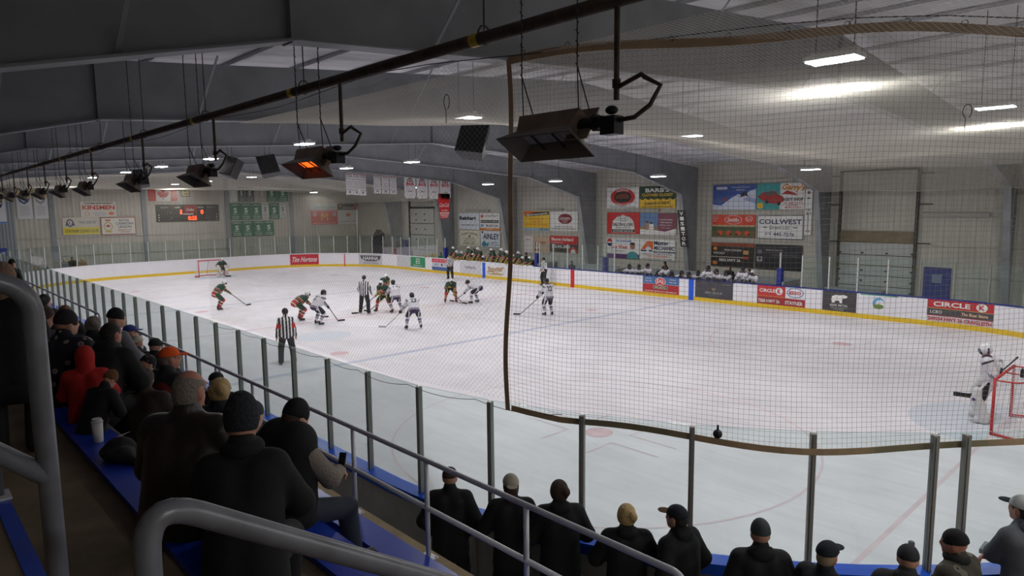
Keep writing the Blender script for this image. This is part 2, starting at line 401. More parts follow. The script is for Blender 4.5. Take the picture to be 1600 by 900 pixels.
def scuffs(m):
    nt = m.node_tree; b_ = nt.nodes['Principled BSDF']; old = b_.inputs['Base Color'].links[0].from_socket; tc = nt.nodes.new('ShaderNodeTexCoord')
    for rz, sc_, lo in ((.5, (.3, 2.6, 1), .955), (-.9, (.5, 4, 1), .965), (0, (.12, .16, 1), .94)):
        mp = nt.nodes.new('ShaderNodeMapping'); mp.inputs['Rotation'].default_value = (0, 0, rz); mp.inputs['Scale'].default_value = sc_; nt.links.new(tc.outputs['Object'], mp.inputs[0])
        n_ = nt.nodes.new('ShaderNodeTexNoise'); n_.inputs['Scale'].default_value = 1.6; n_.inputs['Detail'].default_value = 5; n_.inputs['Distortion'].default_value = .8; nt.links.new(mp.outputs[0], n_.inputs['Vector'])
        r_ = nt.nodes.new('ShaderNodeMapRange'); r_.inputs[1].default_value = .35; r_.inputs[2].default_value = .55; r_.inputs[3].default_value = lo; r_.inputs[4].default_value = 1; nt.links.new(n_.outputs['Fac'], r_.inputs[0])
        x_ = nt.nodes.new('ShaderNodeMix'); x_.data_type = 'RGBA'; x_.blend_type = 'MULTIPLY'; x_.inputs[0].default_value = 1; nt.links.new(old, x_.inputs[6]); nt.links.new(r_.outputs[0], x_.inputs[7]); old = x_.outputs[2]
    nt.links.new(old, b_.inputs['Base Color'])
scuffs(M_ice)
b = MB(); P = [loop(TOT*i/240, 0)[:2] for i in range(240)]
b.prism(P, -.02, 0); ice = b.build('ice_sheet', M_ice, origin=(0, 0, -.02)); tag(ice, 'white scuffed ice sheet filling the whole rink', 'ice')
def mark(name, m, fn):
    b = MB(); fn(b); b.build(name, m, ice)
M_rl = mat('faint_red_line', (225, 204, 210), .5, noise=.12, nscale=2); M_bl = mat('faint_blue_line', (196, 199, 217), .5, noise=.12, nscale=2)
M_dot = mat('red_dot', (224, 190, 196), .5, noise=.2, nscale=3); M_logo = mat('ice_logo', (224, 218, 220), .5, noise=.1, nscale=2); M_blog = mat('ice_logo_blue', (208, 213, 223), .5)
def strip(x0, x1, y0, y1): return lambda b: b.add([(x0, y0, .002), (x1, y0, .002), (x1, y1, .002), (x0, y1, .002)], [(0, 1, 2, 3)])
mark('red_line', M_rl, strip(-.15, .15, -13, 13))
for s in (-1, 1):
    mark('blue_line', M_bl, strip(s*8.36-.15, s*8.36+.15, -13, 13)); mark('goal_line', M_rl, strip(s*24.53-.04, s*24.53+.04, -11.4, 11.4))
def ring(c, r, w, m, name, a0=0, a1=360):
    def f(b):
        n = 64
        for i in range(n):
            p, q = R(a0+(a1-a0)*i/n), R(a0+(a1-a0)*(i+1)/n)
            b.add([(c[0]+r_*math.cos(t), c[1]+r_*math.sin(t), .003) for r_, t in ((r-w, p), (r, p), (r, q), (r-w, q))], [(0, 1, 2, 3)])
    mark(name, m, f)
for sx in (-1, 1):
    for sy in (-1, 1):
        c = (sx*18.45, sy*6.8); ring(c, 4.57, .05, M_rl, 'faceoff_circle'); mark('faceoff_dot', M_dot, lambda b: b.disc(c, .32, .32, z=.004))
        c2 = (sx*6.8, sy*6.75); mark('faceoff_dot', M_dot, lambda b: b.disc(c2, .32, .32, z=.004))
        def hh(b):
            for a in (-1, 1):
                for e in (-1, 1):
                    x, y = c[0]+a*.6, c[1]+e*.3
                    b.add([(x, y, .004), (x+a*1.2, y, .004), (x+a*1.2, y+e*.05, .004), (x, y+e*.05, .004)], [(0, 1, 2, 3)])
                    b.add([(x, y+e*.05, .004), (x+a*.05, y+e*.05, .004), (x+a*.05, y+e*.9, .004), (x, y+e*.9, .004)], [(0, 1, 2, 3)])
        mark('hash_mark', M_rl, hh)
    mark('goal_crease', M_blog, lambda b: b.add([(sx*24.5, 0, .0025)]+[(sx*(24.5-1.8*math.cos(R(a))), 1.8*math.sin(R(a)), .0025) for a in range(-90, 91, 10)], [tuple([0]+list(range(1, 20)))]))
ring((0, 0), 4.57, .05, M_bl, 'centre_circle')
mark('centre_logo', M_logo, lambda b: (b.disc((0, 0), 2.6, 2.6, z=.001), b.disc((3.7, 1.1), 1.3, .9, z=.0015)))
mark('ice_logo', M_blog, lambda b: b.disc((3.4, -5.6), .95, 1.15, z=.001))
mark('ice_logo', M_logo, lambda b: b.disc((-3.2, -7.0), 1.4, .9, z=.001))

# ---- dasher boards
M_greyb = mat('board_back', (214, 211, 205), .7, noise=.1)
M_kick = mat('yellow_kick', (226, 190, 42), .4, noise=.06, nscale=3)
bo = empty('dasher_boards', (0, 13.0, 0), 0, 'white rink dasher boards with yellow kick strip and blue cap rail', 'boards')
b = MB(); ribbon(b, 0, TOT, 0, .04, .2, 1.1, close=True); b.build('white_facing', M_white, bo)
b = MB(); ribbon(b, 0, TOT, -.012, .04, 0, .2, close=True); b.build('kick_strip', M_kick, bo)
b = MB(); ribbon(b, 0, TOT, .04, .12, 0, 1.1, close=True)
for i in range(62):
    a = loop(TOT*i/62, .13); b.bar((a[0], a[1], 0), (a[0], a[1], 1.1), .01, .012)
b.build('back_panel', M_greyb, bo)
b = MB(); ribbon(b, 39.2+2*ARC+9-.5-4, 98, -.02, .14, 1.1, 1.15); b.build('cap_rail', M_dblue, bo)['label'] = 'dark blue cap rail'
b = MB(); ribbon(b, 98, TOT+3, -.02, .14, 1.1, 1.15); b.build('cap_rail', M_white, bo)['label'] = 'white cap rail'
b = MB(); ribbon(b, 3, 61, -.03, .2, 1.1, 1.15); ribbon(b, 3, 61, .12, .2, 1.02, 1.1); b.build('cap_rail', M_blue, bo)['label'] = 'bright blue cap rail'
# painted line bands on the boards
def sx_(x): return 94.5-x
for x, wd, m in ((0, .15, mat('red_band', (200, 30, 40), .4)), (8.36, .15, M_blue), (-8.36, .15, M_blue)):
    b = MB(); ribbon(b, sx_(x)-wd, sx_(x)+wd, -.018, 0, 0, 1.1); b.build('line_band', m, bo)
b = MB(); ribbon(b, 74.9+44.74-.04, 74.9+44.74+.04, -.018, 0, 0, 1.1); b.build('line_band', MATS['red_band'], bo)

# ---- glass and posts
M_glass = glass_mat('rink_glass', (.925, .975, .968)); M_gedge = mat('glass_edge', (120, 160, 150), .2)
GZ0, GZ1 = 1.15, 2.65
S0 = 38.84-1.22*31
N_G = int(TOT/1.22)
def skip(s):
    s %= TOT
    return (81.2 < s < 91.2) or (98.2 < s < 107.6)
def where(s):
    s %= TOT
    if s < 37.5: return 'near', 'on the near side boards in front of the stands'
    if s < 52: return 'nearcorner', 'on the curved near corner by the standing spectators'
    if s < 76: return 'end', 'on the near end boards'
    if s < 81.3: return 'far', 'on the far boards, goal side of the visiting bench'
    if s < 98.3: return 'mid', 'on the far boards between the two benches'
    if s < 116: return 'farleft', 'on the far boards past the home bench'
    return 'farend', 'around the far end behind the far goal'
protoP = {}; protoG = {}
M_postw = mat('pale_post', (205, 207, 205), .4, .3); M_postd = mat('grey_post', (150, 148, 142), .45, .2)
for i in range(N_G):
    s = S0+1.22*i; s1 = s+1.22 if i < N_G-1 else S0+TOT
    k, wh = where(s); light = k not in ('near', 'nearcorner', 'end')
    if not skip(s):
        x, y, nx, ny = loop(s, .07); a = math.atan2(ny, nx)
        if light not in protoP:
            b = MB(); b.box(-.035, -.028, 0, .035, .028, GZ1-GZ0-.02); b.box(-.045, -.012, 0, -.035, .012, GZ1-GZ0-.04); b.box(.035, -.012, 0, .045, .012, GZ1-GZ0-.04)
            o = b.build('stanchion', M_postw if light else M_postd, local=True); protoP[light] = o
        else: o = protoP[light].copy(); COL.objects.link(o)
        o.location = (x, y, GZ0); o.rotation_euler = (0, 0, a)
        tag(o, ('pale' if light else 'grey')+' metal glass-holding stanchion '+wh, 'post', 'glass posts '+wh)
        if abs(s-45.78) < .7:
            x, y, nx, ny = loop(s+.33, .07); o2 = o.copy(); COL.objects.link(o2); o2.location = (x, y, GZ0); o2.rotation_euler = (0, 0, math.atan2(ny, nx))
            tag(o2, 'second post of the close pair at the near corner gate', 'post')
    if skip(s+.3) or skip(s1-.3): continue
    b = MB(); g = .03/1.22
    p = loop(s+.03, .07); q = loop(s1-.03, .07); a, c = Vector((p[0], p[1], 0)), Vector((q[0], q[1], 0)); nn = Vector((p[2]+q[2], p[3]+q[3], 0)).normalized()*.006
    vs = [v+Vector((0, 0, z)) for z in (GZ0, GZ1) for v in (a-nn, c-nn, c+nn, a+nn)]
    b.add(vs, [(0, 1, 5, 4), (2, 3, 7, 6)], 0); b.add(vs, [(4, 5, 6, 7), (1, 2, 6, 5), (3, 0, 4, 7)], 1)
    o = b.build('rink_glass', [M_glass, M_gedge]); tag(o, 'clear shield-glass panel '+wh, 'glass', 'shield glass '+wh)

# ------------------------------------------------------------------ bench areas on the far side
M_bpost = mat('blue_post', (28, 44, 130), .4)
for x, lab in ((13.0, 'blue padded post at the goal end of the visiting bench'), (2.3, 'blue padded post at the centre end of the visiting bench'), (-3.4, 'blue padded post at the centre end of the home bench'), (-13.2, 'blue padded post at the far end of the home bench')):
    b = MB(); b.box(x-.11, 13.2, 0, x+.11, 13.5, 1.95); b.box(x-.03, 13.3, 1.95, x+.03, 13.36, 2.7, 1); tag(b.build('padded_post', [M_bpost, M_postw]), lab, 'post')
M_bw = mat('bench_wall', (150, 156, 156), .6, noise=.1)
for x0, x1, lab in ((3.0, 13.2, 'visiting'), (-13.3, -3.2, 'home')):
    b = MB(); b.box(x0, 15.0, 0, x1, 15.08, 1.25); b.box(x0, 14.98, 1.25, x1, 15.1, 1.31); b.box(x0-.04, 13.2, 0, x0+.04, 15.0, 1.3); b.box(x1-.04, 13.2, 0, x1+.04, 15.0, 1.3)
    tag(b.build('bench_enclosure', M_bw), 'low pale wall enclosing the %s players bench' % lab, 'wall panel')
    b = MB(); b.box(x0+.2, 14.2, .32, x1-.2, 14.55, .38)
    for i in range(6):
        xx = x0+.5+i*(x1-x0-1)/5; b.box(xx-.03, 14.25, 0, xx+.03, 14.5, .32)
    tag(b.build('player_bench', M_dblue), 'long low seat inside the %s enclosure' % lab, 'bench')
b = MB(); b.box(14.2, 15.6, .85, 16.8, 16.3, .92)
for xx in (14.3, 16.7):
    for yy in (15.7, 16.2): b.box(xx-.03, yy-.03, 0, xx+.03, yy+.03, .85)
tag(b.build('side_table', M_bw), 'pale table by the wall right of the visiting bench', 'table')
# rail-side penalty box partition
b = MB(); b.box(-2.6, 15.0, 0, 2.0, 15.06, 1.3); tag(b.build('penalty_box_wall', M_bw), 'low pale back wall of the penalty boxes at centre ice', 'wall panel')

# doors on the north wall
M_gdoor = ribbed('garage_panel', (186, 190, 186), 2, .52, .9, .55)
b = MB(); b.box(14.3, YN-.08, 0, 17.66, YN-.01, 3.05)
for z in np.arange(.5, 3, .5): b.box(14.3, YN-.1, z-.015, 17.66, YN-.08, z+.015, 1)
for z in (.75, 1.25, 1.75, 2.6):
    for x in (14.35, 15.4, 16.5, 17.6): b.box(x-.05, YN-.12, z-.04, x+.05, YN-.08, z+.04, 1)
struct(b.build('door_1', [mat('garage_white', (178, 182, 178), .6), mat('seam_dark', (62, 62, 62), .6)]))
b = MB(); b.box(14.25, YN-.12, 3.12, 17.66, YN-.01, 3.66); struct(b.build('trim_70', mat('header_wood', (128, 116, 92), .7, noise=.2, nscale=3)))
b = MB()
for x in (14.28, 17.7): b.box(x-.05, YN-.2, 0, x+.05, YN-.02, 6.6)
b.box(14.28, YN-.16, 6.5, 17.7, YN-.08, 6.6)
for z in (4.9, 6.3, 3.1): b.box(17.7, YN-.1, z, 18.3, YN-.05, z+.05); b.box(13.7, YN-.1, z, 14.2, YN-.05, z+.05)
struct(b.build('trim_71', mat('door_track', (66, 64, 60), .6)))
b = MB(); b.box(18.1, YN-.06, 0, 19.2, YN-.01, 2.06); b.box(18.45, YN-.07, 1.35, 18.85, YN-.05, 1.75, 1)
struct(b.build('door_2', [M_dblue, mat('door_notice', (120, 130, 160), .6)]))
b = MB(); b.box(-22.9, YN-.08, 0, -19.4, YN-.01, 4.9)
for z in (1.3, 2.6, 3.6): b.box(-22.9, YN-.1, z-.025, -19.4, YN-.08, z+.025, 1)
for z in (.7, 1.5, 2.2, 3.1, 3.9, 4.4):
    for x in (-22.0, -20.7): b.box(x-.06, YN-.12, z-.05, x+.06, YN-.08, z+.05, 1)
b.box(-22.95, YN-.14, 4.9, -19.3, YN-.02, 5.05, 1)
b.box(-23.1, YN-.14, 0, -22.95, YN-.02, 6.2, 1)
struct(b.build('door_3', [mat('garage_pale', (192, 192, 184), .6), MATS['seam_dark']]))
b = MB(); b.box(-24.3, YN-.06, 0, -23.3, YN-.01, 2.1); struct(b.build('door_5', M_dblue))
for i, (x0, x1, z0, z1, y) in enumerate(((17.95, 20.5, 4.34, 4.5, YN), (-15.0, -12.2, 4.6, 4.72, YN), (-6.9, -4.4, 4.7, 4.8, YN), (.9, 3.6, 4.6, 4.72, YN))):
    b = MB(); b.box(x0, y-.14, z0, x1, y-.03, z1); b.box(x0-.02, y-.16, z1, x1+.02, y-.02, z1+.03)
    tag(b.build('tube_light', mat('dull_tube', (165, 163, 155), .5)), ['unlit wall tube light above the blue door by the roll-up door', 'unlit wall tube light above the first pair of signs past the home bench', 'unlit wall tube light above the yellow sign and oval sign', 'unlit wall tube light under the top row of signs behind the visiting bench'][i], 'light')
# ------------------------------------------------------------------ stands
M_conc = mat('stand_concrete', (120, 104, 82), .85, noise=.35, nscale=2.2, bump=.15)
M_lip = mat('stand_lip', (160, 142, 108), .85, noise=.25, nscale=5)
M_swall = mat('stand_face', (110, 109, 106), .8, noise=.1)
M_bfloor = mat('blue_floor', (26, 66, 178), .3, noise=.12, nscale=3, bump=.05)
M_plank = mat('blue_plank', (24, 62, 178), .3, noise=.08, nscale=2)
TZ = [2.07, 2.57, 3.07, 3.57, 4.07]; TY = [-14.94, -15.88, -16.84, -17.80, -18.76]
b = MB()
prof = [(TY[0], 0)]
for z, y in zip(TZ, TY): prof += [(y, prof[-1][1]), (y, z)] if prof[-1][1] else [(y, z)]
prof += [(YS, TZ[-1]), (YS, 0)]
b.prism(prof, -30.2, XE, 'x'); st = b.build('concrete_stand', M_conc, origin=(0, -18, 0)); tag(st, 'stepped brown concrete spectator stand under the blue seats', 'stand')
b = MB(); b.box(-30.2, TY[0], 0, XE, TY[0]+.012, TZ[0]-.1); b.build('front_face', M_swall, st)
b = MB(); b.box(-30.2, TY[0]-.085, TZ[0]-.1, XE, TY[0]+.03, TZ[0]+.012); b.build('kerb_lip', M_lip, st)
b = MB(); b.box(-30.2, TY[1], TZ[0], XE, TY[0]-.085, TZ[0]+.008); b.build('painted_floor', M_bfloor, st)
b = MB(); b.box(23.0, TY[3]-.06, TZ[3], 27.2, TY[3]+.004, TZ[3]+.006); b.box(23.0, TY[3], TZ[3]-.05, 27.2, TY[3]+.006, TZ[3]); b.build('step_nosing', M_bfloor, st)['label'] = 'blue painted step edge'
n_pl = 0
def plank(x0, x1, y0, y1, z, lab, grp=None):
    b = MB(); b.box(x0, y0, z+.012, x1, y1, z+.055)
    xs = np.arange(x0+.4, x1, 1.6)
    for xx in xs: b.box(xx-.03, y0+.03, z+.0, xx+.03, y1-.03, z+.012)
    o = b.build('bleacher_bench', M_plank); tag(o, lab, 'bench', grp); return o
wh = ['low blue foot plank behind the concrete lip', 'blue plank seat of the lower tier', 'blue plank seat of the upper tier', 'blue plank seat of the top tier']
for t, (dy0, dy1) in enumerate(((-.36, -.1), (-.28, .02), (-.28, .02))):
    for i, x0 in enumerate(np.arange(-29.6, 27.5, 4.9)):
        x1 = min(x0+4.88, 26.0 if t == 2 else 31)
        if x1-x0 < .5: continue
        plank(x0, x1, TY[t]+dy0, TY[t]+dy1, TZ[t], wh[t], 'blue planks: '+wh[t])
for x0 in np.arange(-29.6, 15, 4.9): plank(x0, x0+4.88, TY[3]-.28, TY[3]+.02, TZ[3], wh[3], 'blue planks: '+wh[3])
# thin seam lines on the painted floor
# ---- rails
M_rail = mat('rail_paint', (206, 208, 214), .38, .15, noise=.12, nscale=6)
ry = -15.0; zb = TZ[0]+.012; zt = 2.935; zm = 2.52
def rail_run(posts, x0, x1, lab, endcurve):
    o = empty('guard_rail', ((x0+x1)/2, ry, zb), 0, lab, 'railing')
    r = .022
    def run(z, nm):
        pts = [(x0, ry, z), (x1, ry, z)]
        if nm == 'top_rail':
            k = [(x1+.1*math.sin(R(a)), ry, z-.1+.1*math.cos(R(a))) for a in range(0, 91, 15)]; pts = [(x0, ry, z)]+k+[(x1+.1, ry, zb)]
            k2 = [(x0-.1*math.sin(R(a)), ry, z-.1+.1*math.cos(R(a))) for a in range(90, -1, -15)]; pts = [(x0-.1, ry, zb)]+k2+pts[1:]
        b = MB(); b.tube(pts, r, 10); b.build(nm, M_rail, o, smooth=True)
    run(zt, 'top_rail'); run(zm, 'mid_rail')
    for x in posts:
        b = MB(); b.tube([(x, ry, zb), (x, ry, zt)], r*.95, 10); p = b.build('post', M_rail, o, smooth=True)
        b = MB(); b.box(x-.075, ry-.05, zb, x+.075, ry+.05, zb+.01)
        for s in (-1, 1):
            for q in (-1, 1): b.tube([(x+s*.06, ry+q*.035, zb+.01), (x+s*.06, ry+q*.035, zb+.022)], .009, 6)
        b.build('base_plate', M_rail, p)
rail_run([22.17, 23.36, 24.55, 20.98, 19.8, 18.6, 17.4, 16.3, 15.1, 14.0], 13.0, 25.75, 'grey tube guard rail along the stand front, nearest section', True)
rail_run([11.9, 10.4, 8.9, 7.4, 5.9, 4.4, 2.9, 1.4, 0], -1.0, 12.1, 'grey tube guard rail along the stand front, past the first gap', True)
rail_run([-3.5, -6.0, -8.5, -11, -13.5, -16, -18.5, -21, -23.5, -26], -27, -2.2, 'grey tube guard rail along the stand front, farthest section', True)
M_hand = mat('handrail_paint', (112, 114, 120), .35, .1, noise=.25, nscale=14)
def handrail(lab, tubes, plates=()):
    o = empty('handrail', tubes[0][1][0], 0, lab, 'railing')
    for nm, pts in tubes: b = MB(); b.tube(pts, .0212, 14); b.build(nm, M_hand, o, smooth=True)
    for (x, y, z) in plates: b = MB(); b.box(x-.07, y-.045, z, x+.07, y+.045, z+.012); b.build('base_plate', M_rail, o)
def bend(p, a, c, rad=.09, n=7):
    p, a, c = Vector(p), Vector(a), Vector(c); d1 = (a-p).normalized(); d2 = (c-p).normalized()
    A = p+d1*rad; B = p+d2*rad
    return [tuple(A*(1-t)**2+p*2*t*(1-t)+B*t*t) for t in [i/n for i in range(n+1)]]
x = 26.67
handrail('thick grey handrail sloping down beside the brown leather jacket, close to the viewer',
         [('top_rail', [(x, -17.905, 3.08)]+bend((x, -17.905, 4.575), (x, -17.905, 3.0), (x-.03, -17.2, 4.11), .10)+[(x-.03, -17.2, 4.11), (x-.05, -16.2, 3.52), (x-.05, -15.3, 3.0)]+[(x-.05, -15.25, 2.9), (x-.05, -15.25, TZ[0])])], [(x-.05, -15.25, TZ[0])])
x = 26.059
handrail('grey handrail post with bent top and lower strut, nearest to the viewer',
         [('top_rail', [(x, -17.943, 3.57)]+bend((x, -17.943, 4.87), (x, -17.943, 3.), (x, -18.2, 4.92), .07)+[(x, -18.2, 4.93), (x, -18.9, 5.3)]), ('lower_rail', [(x, -17.943, 4.44), (x, -18.15, 4.63), (x, -18.7, 5.1)])], [(x, -17.943, 3.57)])
x = 23.6
handrail('short grey handrail standing on the blue step edge beyond the aisle', [('top_rail', [(x, -17.83, 3.58), (x, -17.83, 4.5)]+bend((x, -17.83, 4.62), (x, -17.83, 4.), (x, -18.6, 5.0), .08)+[(x, -18.6, 5.0)])], [(x, -17.83, 3.575)])

# ------------------------------------------------------------------ nets
def threads(name, lines, r, m, label, cat):
    V = []; F = []; n0 = 0; ang = [0, 2*PI/3, 4*PI/3]
    for L in lines:
        L = np.asarray(L, float); n = len(L)
        if n < 2: continue
        T = np.gradient(L, axis=0); T /= np.linalg.norm(T, axis=1)[:, None]+1e-9
        U = np.cross(T, [.13, .27, .95]); U /= np.linalg.norm(U, axis=1)[:, None]+1e-9; W = np.cross(T, U)
        ring_ = np.stack([L+r*(math.cos(a)*U+math.sin(a)*W) for a in ang], 1).reshape(-1, 3); V.append(ring_)
        i = np.arange(n-1)[:, None]*3+n0; k = np.arange(3)[None]; kk = (k+1) % 3
        F.append(np.stack([i+k, i+kk, i+3+kk, i+3+k], -1).reshape(-1, 4)); n0 += 3*n
    V = np.concatenate(V); F = np.concatenate(F); c = np.array([V[:, 0].mean(), V[:, 1].mean(), V[:, 2].min()])
    o = np_obj(name, V-c, F, m, smooth=False); o.location = c
    return tag(o, label, cat)
M_net = mat('white_net', (226, 222, 208), .8); M_netd = mat('net_cord', (138, 133, 122), .8)
M_band = mat('net_binding', (176, 150, 118), .8, noise=.2)
SN0 = 39.2+math.atan2(21.95-19.6, 12.67-4.5)*RR     # where the curtain's free edge hangs
def curt(s, z, amp=.05):
    f = (6.68-z)/4.1; wv = amp*math.sin(s*2.1+z*.9)*(.4+f)+amp*.5*math.sin(z*3.1+s)
    a = loop(s, .07+wv); e = max(0, 1-(s-SN0)/.9)
    return (a[0]+.03*e*math.sin(z*1.4), a[1], z)
SN1 = 66.0
def bot(s): return 2.52+.05*math.sin((s-SN0)*1.3)+(.12*max(0, 1-(s-SN0)/.7))
def topz(s): return 6.66+.03*math.sin((s-SN0)*2.0)
lines = []; NV = 70
for s in np.arange(SN0, SN1, .052):
    lines.append([curt(s, bot(s)+(topz(s)-bot(s))*k/24) for k in range(25)])
for f in np.linspace(0, 1, 80):
    lines.append([curt(s, bot(s)+(topz(s)-bot(s))*f+.015*math.sin(s*1.7+f*9)) for s in np.arange(SN0, SN1, .13)])
net1 = threads('safety_net', lines, .0015, M_netd, 'square-mesh safety net hanging in front of the near goal end, brown edge binding', 'net')
def band(path, w, nm, m, parent, nrm):
    b = MB(); n = len(path)
    for i in range(n-1):
        p, q = Vector(path[i]), Vector(path[i+1]); d = (q-p).normalized(); u = Vector(nrm) if not callable(nrm) else Vector(nrm(i)); u = (u-d*u.dot(d)).normalized(); v = d.cross(u).normalized()*.004
        b.add([p-u*w-v, p+u*w-v, q+u*w-v, q-u*w-v, p-u*w+v, p+u*w+v, q+u*w+v, q-u*w+v], [(3, 2, 1, 0), (4, 5, 6, 7), (0, 1, 5, 4), (1, 2, 6, 5), (2, 3, 7, 6), (3, 0, 4, 7)])
    return b.build(nm, m, parent)
band([curt(s, bot(s)-.02) for s in np.arange(SN0+.05, SN1, .2)], .035, 'edge_binding', M_band, net1, (0, 0, 1))
band([curt(s, topz(s)+.02) for s in np.arange(SN0, SN1, .2)], .045, 'edge_binding', M_band, net1, (0, 0, 1))
band([curt(SN0, z) for z in np.linspace(2.58, 6.7, 30)], .03, 'edge_binding', M_band, net1, (1, .3, 0))
for s in np.arange(SN0+.2, SN1, .55):
    b = MB(); c = curt(s, topz(s)+.03); b.tube([(c[0]+.03*math.cos(a), c[1], c[2]+.04+.03*math.sin(a)) for a in np.linspace(0, 2*PI, 8)], .004, 4); b.build('hanging_ring', M_dark, net1)
b = MB(); b.tube([(*loop(s, .07)[:2], 6.76+.05*math.sin(s)) for s in np.arange(14, 66, .8)], .006, 5); tag(b.build('net_cable', M_wire), 'steel cable carrying the safety nets above the near side glass', 'cable')
# side net, turned forty-five degrees so its mesh hangs as diamonds
lines = []
xa, xb = 12.9, 21.9; zt_ = lambda x: 6.72-.05*abs(math.sin((x-13)*PI/1.0)); hh = 4.0
sp = .05
def side(x, z):
    s = x+19.6; return (loop(s, .07+.03*math.sin(x*1.9+z))[0], loop(s, .07+.03*math.sin(x*1.9+z))[1], z)
for c in np.arange(xa-hh, xb+hh, sp*1.414):
    for sg in (1, -1):
        pts = []
        for t in np.linspace(0, 1, 42):
            z = 2.7+(6.72-2.7)*t; x = c+sg*(z-4.66)
            if xa <= x <= xb+.06: pts.append(side(x, min(z, zt_(x))))
        if len(pts) > 1: lines.append(pts)
lines.append([side(x, zt_(x)) for x in np.arange(xa, xb, .08)])
net2 = threads('safety_net', lines, .0010, mat('side_net_cord', (178, 174, 166), .8), 'diamond-mesh safety net hung along the near side, left of the brown edge binding', 'net')
b = MB()
for x0 in np.arange(12.9, 21.5, 1.22):
    pts = [side(x0+1.22*t, 2.62-.14*4*t*(1-t)*.4-(.1 if False else 0)) for t in np.linspace(0, 1, 9)]; b.tube(pts, .004, 4)
b.build('bottom_cord', M_dark, net2)
# ceiling nets under the frames
def nz(x, y, x0, x1, far):
    # attached under a frame's lower flange at x0, sagging on toward x1, lower by the wall
    f = flange_z(min(max(y, -15), 15.1))-.05; t = abs(x-x0)/abs(x1-x0)
    base = 6.62-.25*max(0, (y-8)/9)**1.5*3.2
    ed = min(1, max(0, (-10.6-y)/1.6)); base += .10*ed
    k = min(1, t*(3.2 if not far else 1.6)); k = k*k*(3-2*k)
    sag = -.10*math.sin(PI*min(1, t*1.0))*(1+.4*math.sin(y*.9+x))
    return f*(1-k)+min(f, base)*k+(sag*.5+.03*math.sin(x*1.3+y*.8))*(1-ed)
def ceilnet(x0, x1, y0, y1, sp, r, m, lab, far):
    lines = []; sg = 1 if x1 > x0 else -1
    ys = np.arange(y0, y1, .45); xs = np.arange(x0, x1, .45*sg)
    for x in np.arange(x0, x1, sp*sg): lines.append([(x, y, nz(x, y, x0, x1, far)) for y in ys])
    for y in np.arange(y0, y1, sp): lines.append([(x, y, nz(x, y, x0, x1, far)) for x in xs])
    return threads('roof_net', lines, r, m, lab, 'net')
net3 = ceilnet(13.9, 30.5, -12.6, 16.8, .052, .0019, M_net, 'white net stretched flat under the roof over the near end', False)
net4 = ceilnet(-16.8, -31.8, -12.6, 16.8, .12, .0042, M_net, 'white net stretched flat under the roof over the far goal end', True)
lines = []
for s in np.arange(112, 140, .11): lines.append([(*loop(s, .1+.03*math.sin(s))[:2], z) for z in np.linspace(2.7, 6.4, 8)])
for z in np.linspace(2.7, 6.4, 34): lines.append([(*loop(s, .1+.03*math.sin(s))[:2], z) for s in np.arange(112, 140, .5)])
threads('safety_net', lines, .0024, M_net, 'fine net hanging above the far end glass behind the far goal', 'net')
# loose ties hanging from the nets
for (x, y, z), lab in (((20.4, -12.4, 6.55), 'black rope loop tied to the netting above the side net'), ((24.9, -6.0, 6.5), 'knotted cord hanging from the roof netting by the first lamp')):
    b = MB(); b.tube([(x+.06*math.cos(a), y, z-.12+.1*math.sin(a)) for a in np.linspace(-1.2, 4.4, 14)]+[(x-.02, y, z-.4)], .006, 5); tag(b.build('net_tie', M_dark), lab, 'rope')

# ------------------------------------------------------------------ gas pipe and heaters above the stands
M_pipe = mat('rusty_pipe', (78, 66, 56), .6, .3, noise=.35, nscale=9); M_hood = mat('heater_hood', (128, 120, 110), .5, .5, noise=.2)
M_heater = mat('heater_body', (140, 120, 104), .55, .4, noise=.3, nscale=8); M_glow = mat('glowing_ceramic', (255, 90, 20), .8, emit=(255, 92, 24), estr=2.4)
M_cer = mat('cold_ceramic', (190, 186, 178), .8); M_yel = mat('yellow_tape', (190, 160, 40), .6); M_brass = mat('brown_valve', (96, 50, 34), .5, .3)
py, pz = -14.5, 6.36
pipe = empty('gas_pipe', (0, py, pz), 0, 'long dark gas pipe hung along the roof above the stands', 'pipe')
b = MB(); b.tube([(-28, py, pz), (32, py, pz)], .05, 12); b.build('main_pipe', M_pipe, pipe, smooth=True)
b = MB()
for x in np.arange(-26, 30, 3.3): b = MB(); b.tube([(x-.05, py, pz), (x+.05, py, pz)], .054, 10); b.build('marking_tape', M_yel, pipe)
HX = [24.93, 21.3, 17.68, 14.16, 10.2, 7.4, 4.5, 1.6, -1.3, -4.2]
for i, x in enumerate(HX):
    b = MB(); b.tube([(x, py, pz), (x, py, 5.86), (x, py, 5.855), (x, py, 5.80), (x, py, 5.795), (x, py, 5.72)], [.02, .02, .03, .03, .02, .02], 8); b.build('drop_pipe', M_pipe, pipe)
for x in np.arange(-26, 30, 3.1):
    b = MB(); b.tube([(x, py, pz+.06), (x, py, roof_z(py)+.012)], .007, 5)
    b.tube([(x, py+.065*math.cos(a), pz+.02+.075*math.sin(a)) for a in np.linspace(0, 2*PI, 10)], .008, 5); b.build('pipe_hanger', M_wire, pipe)
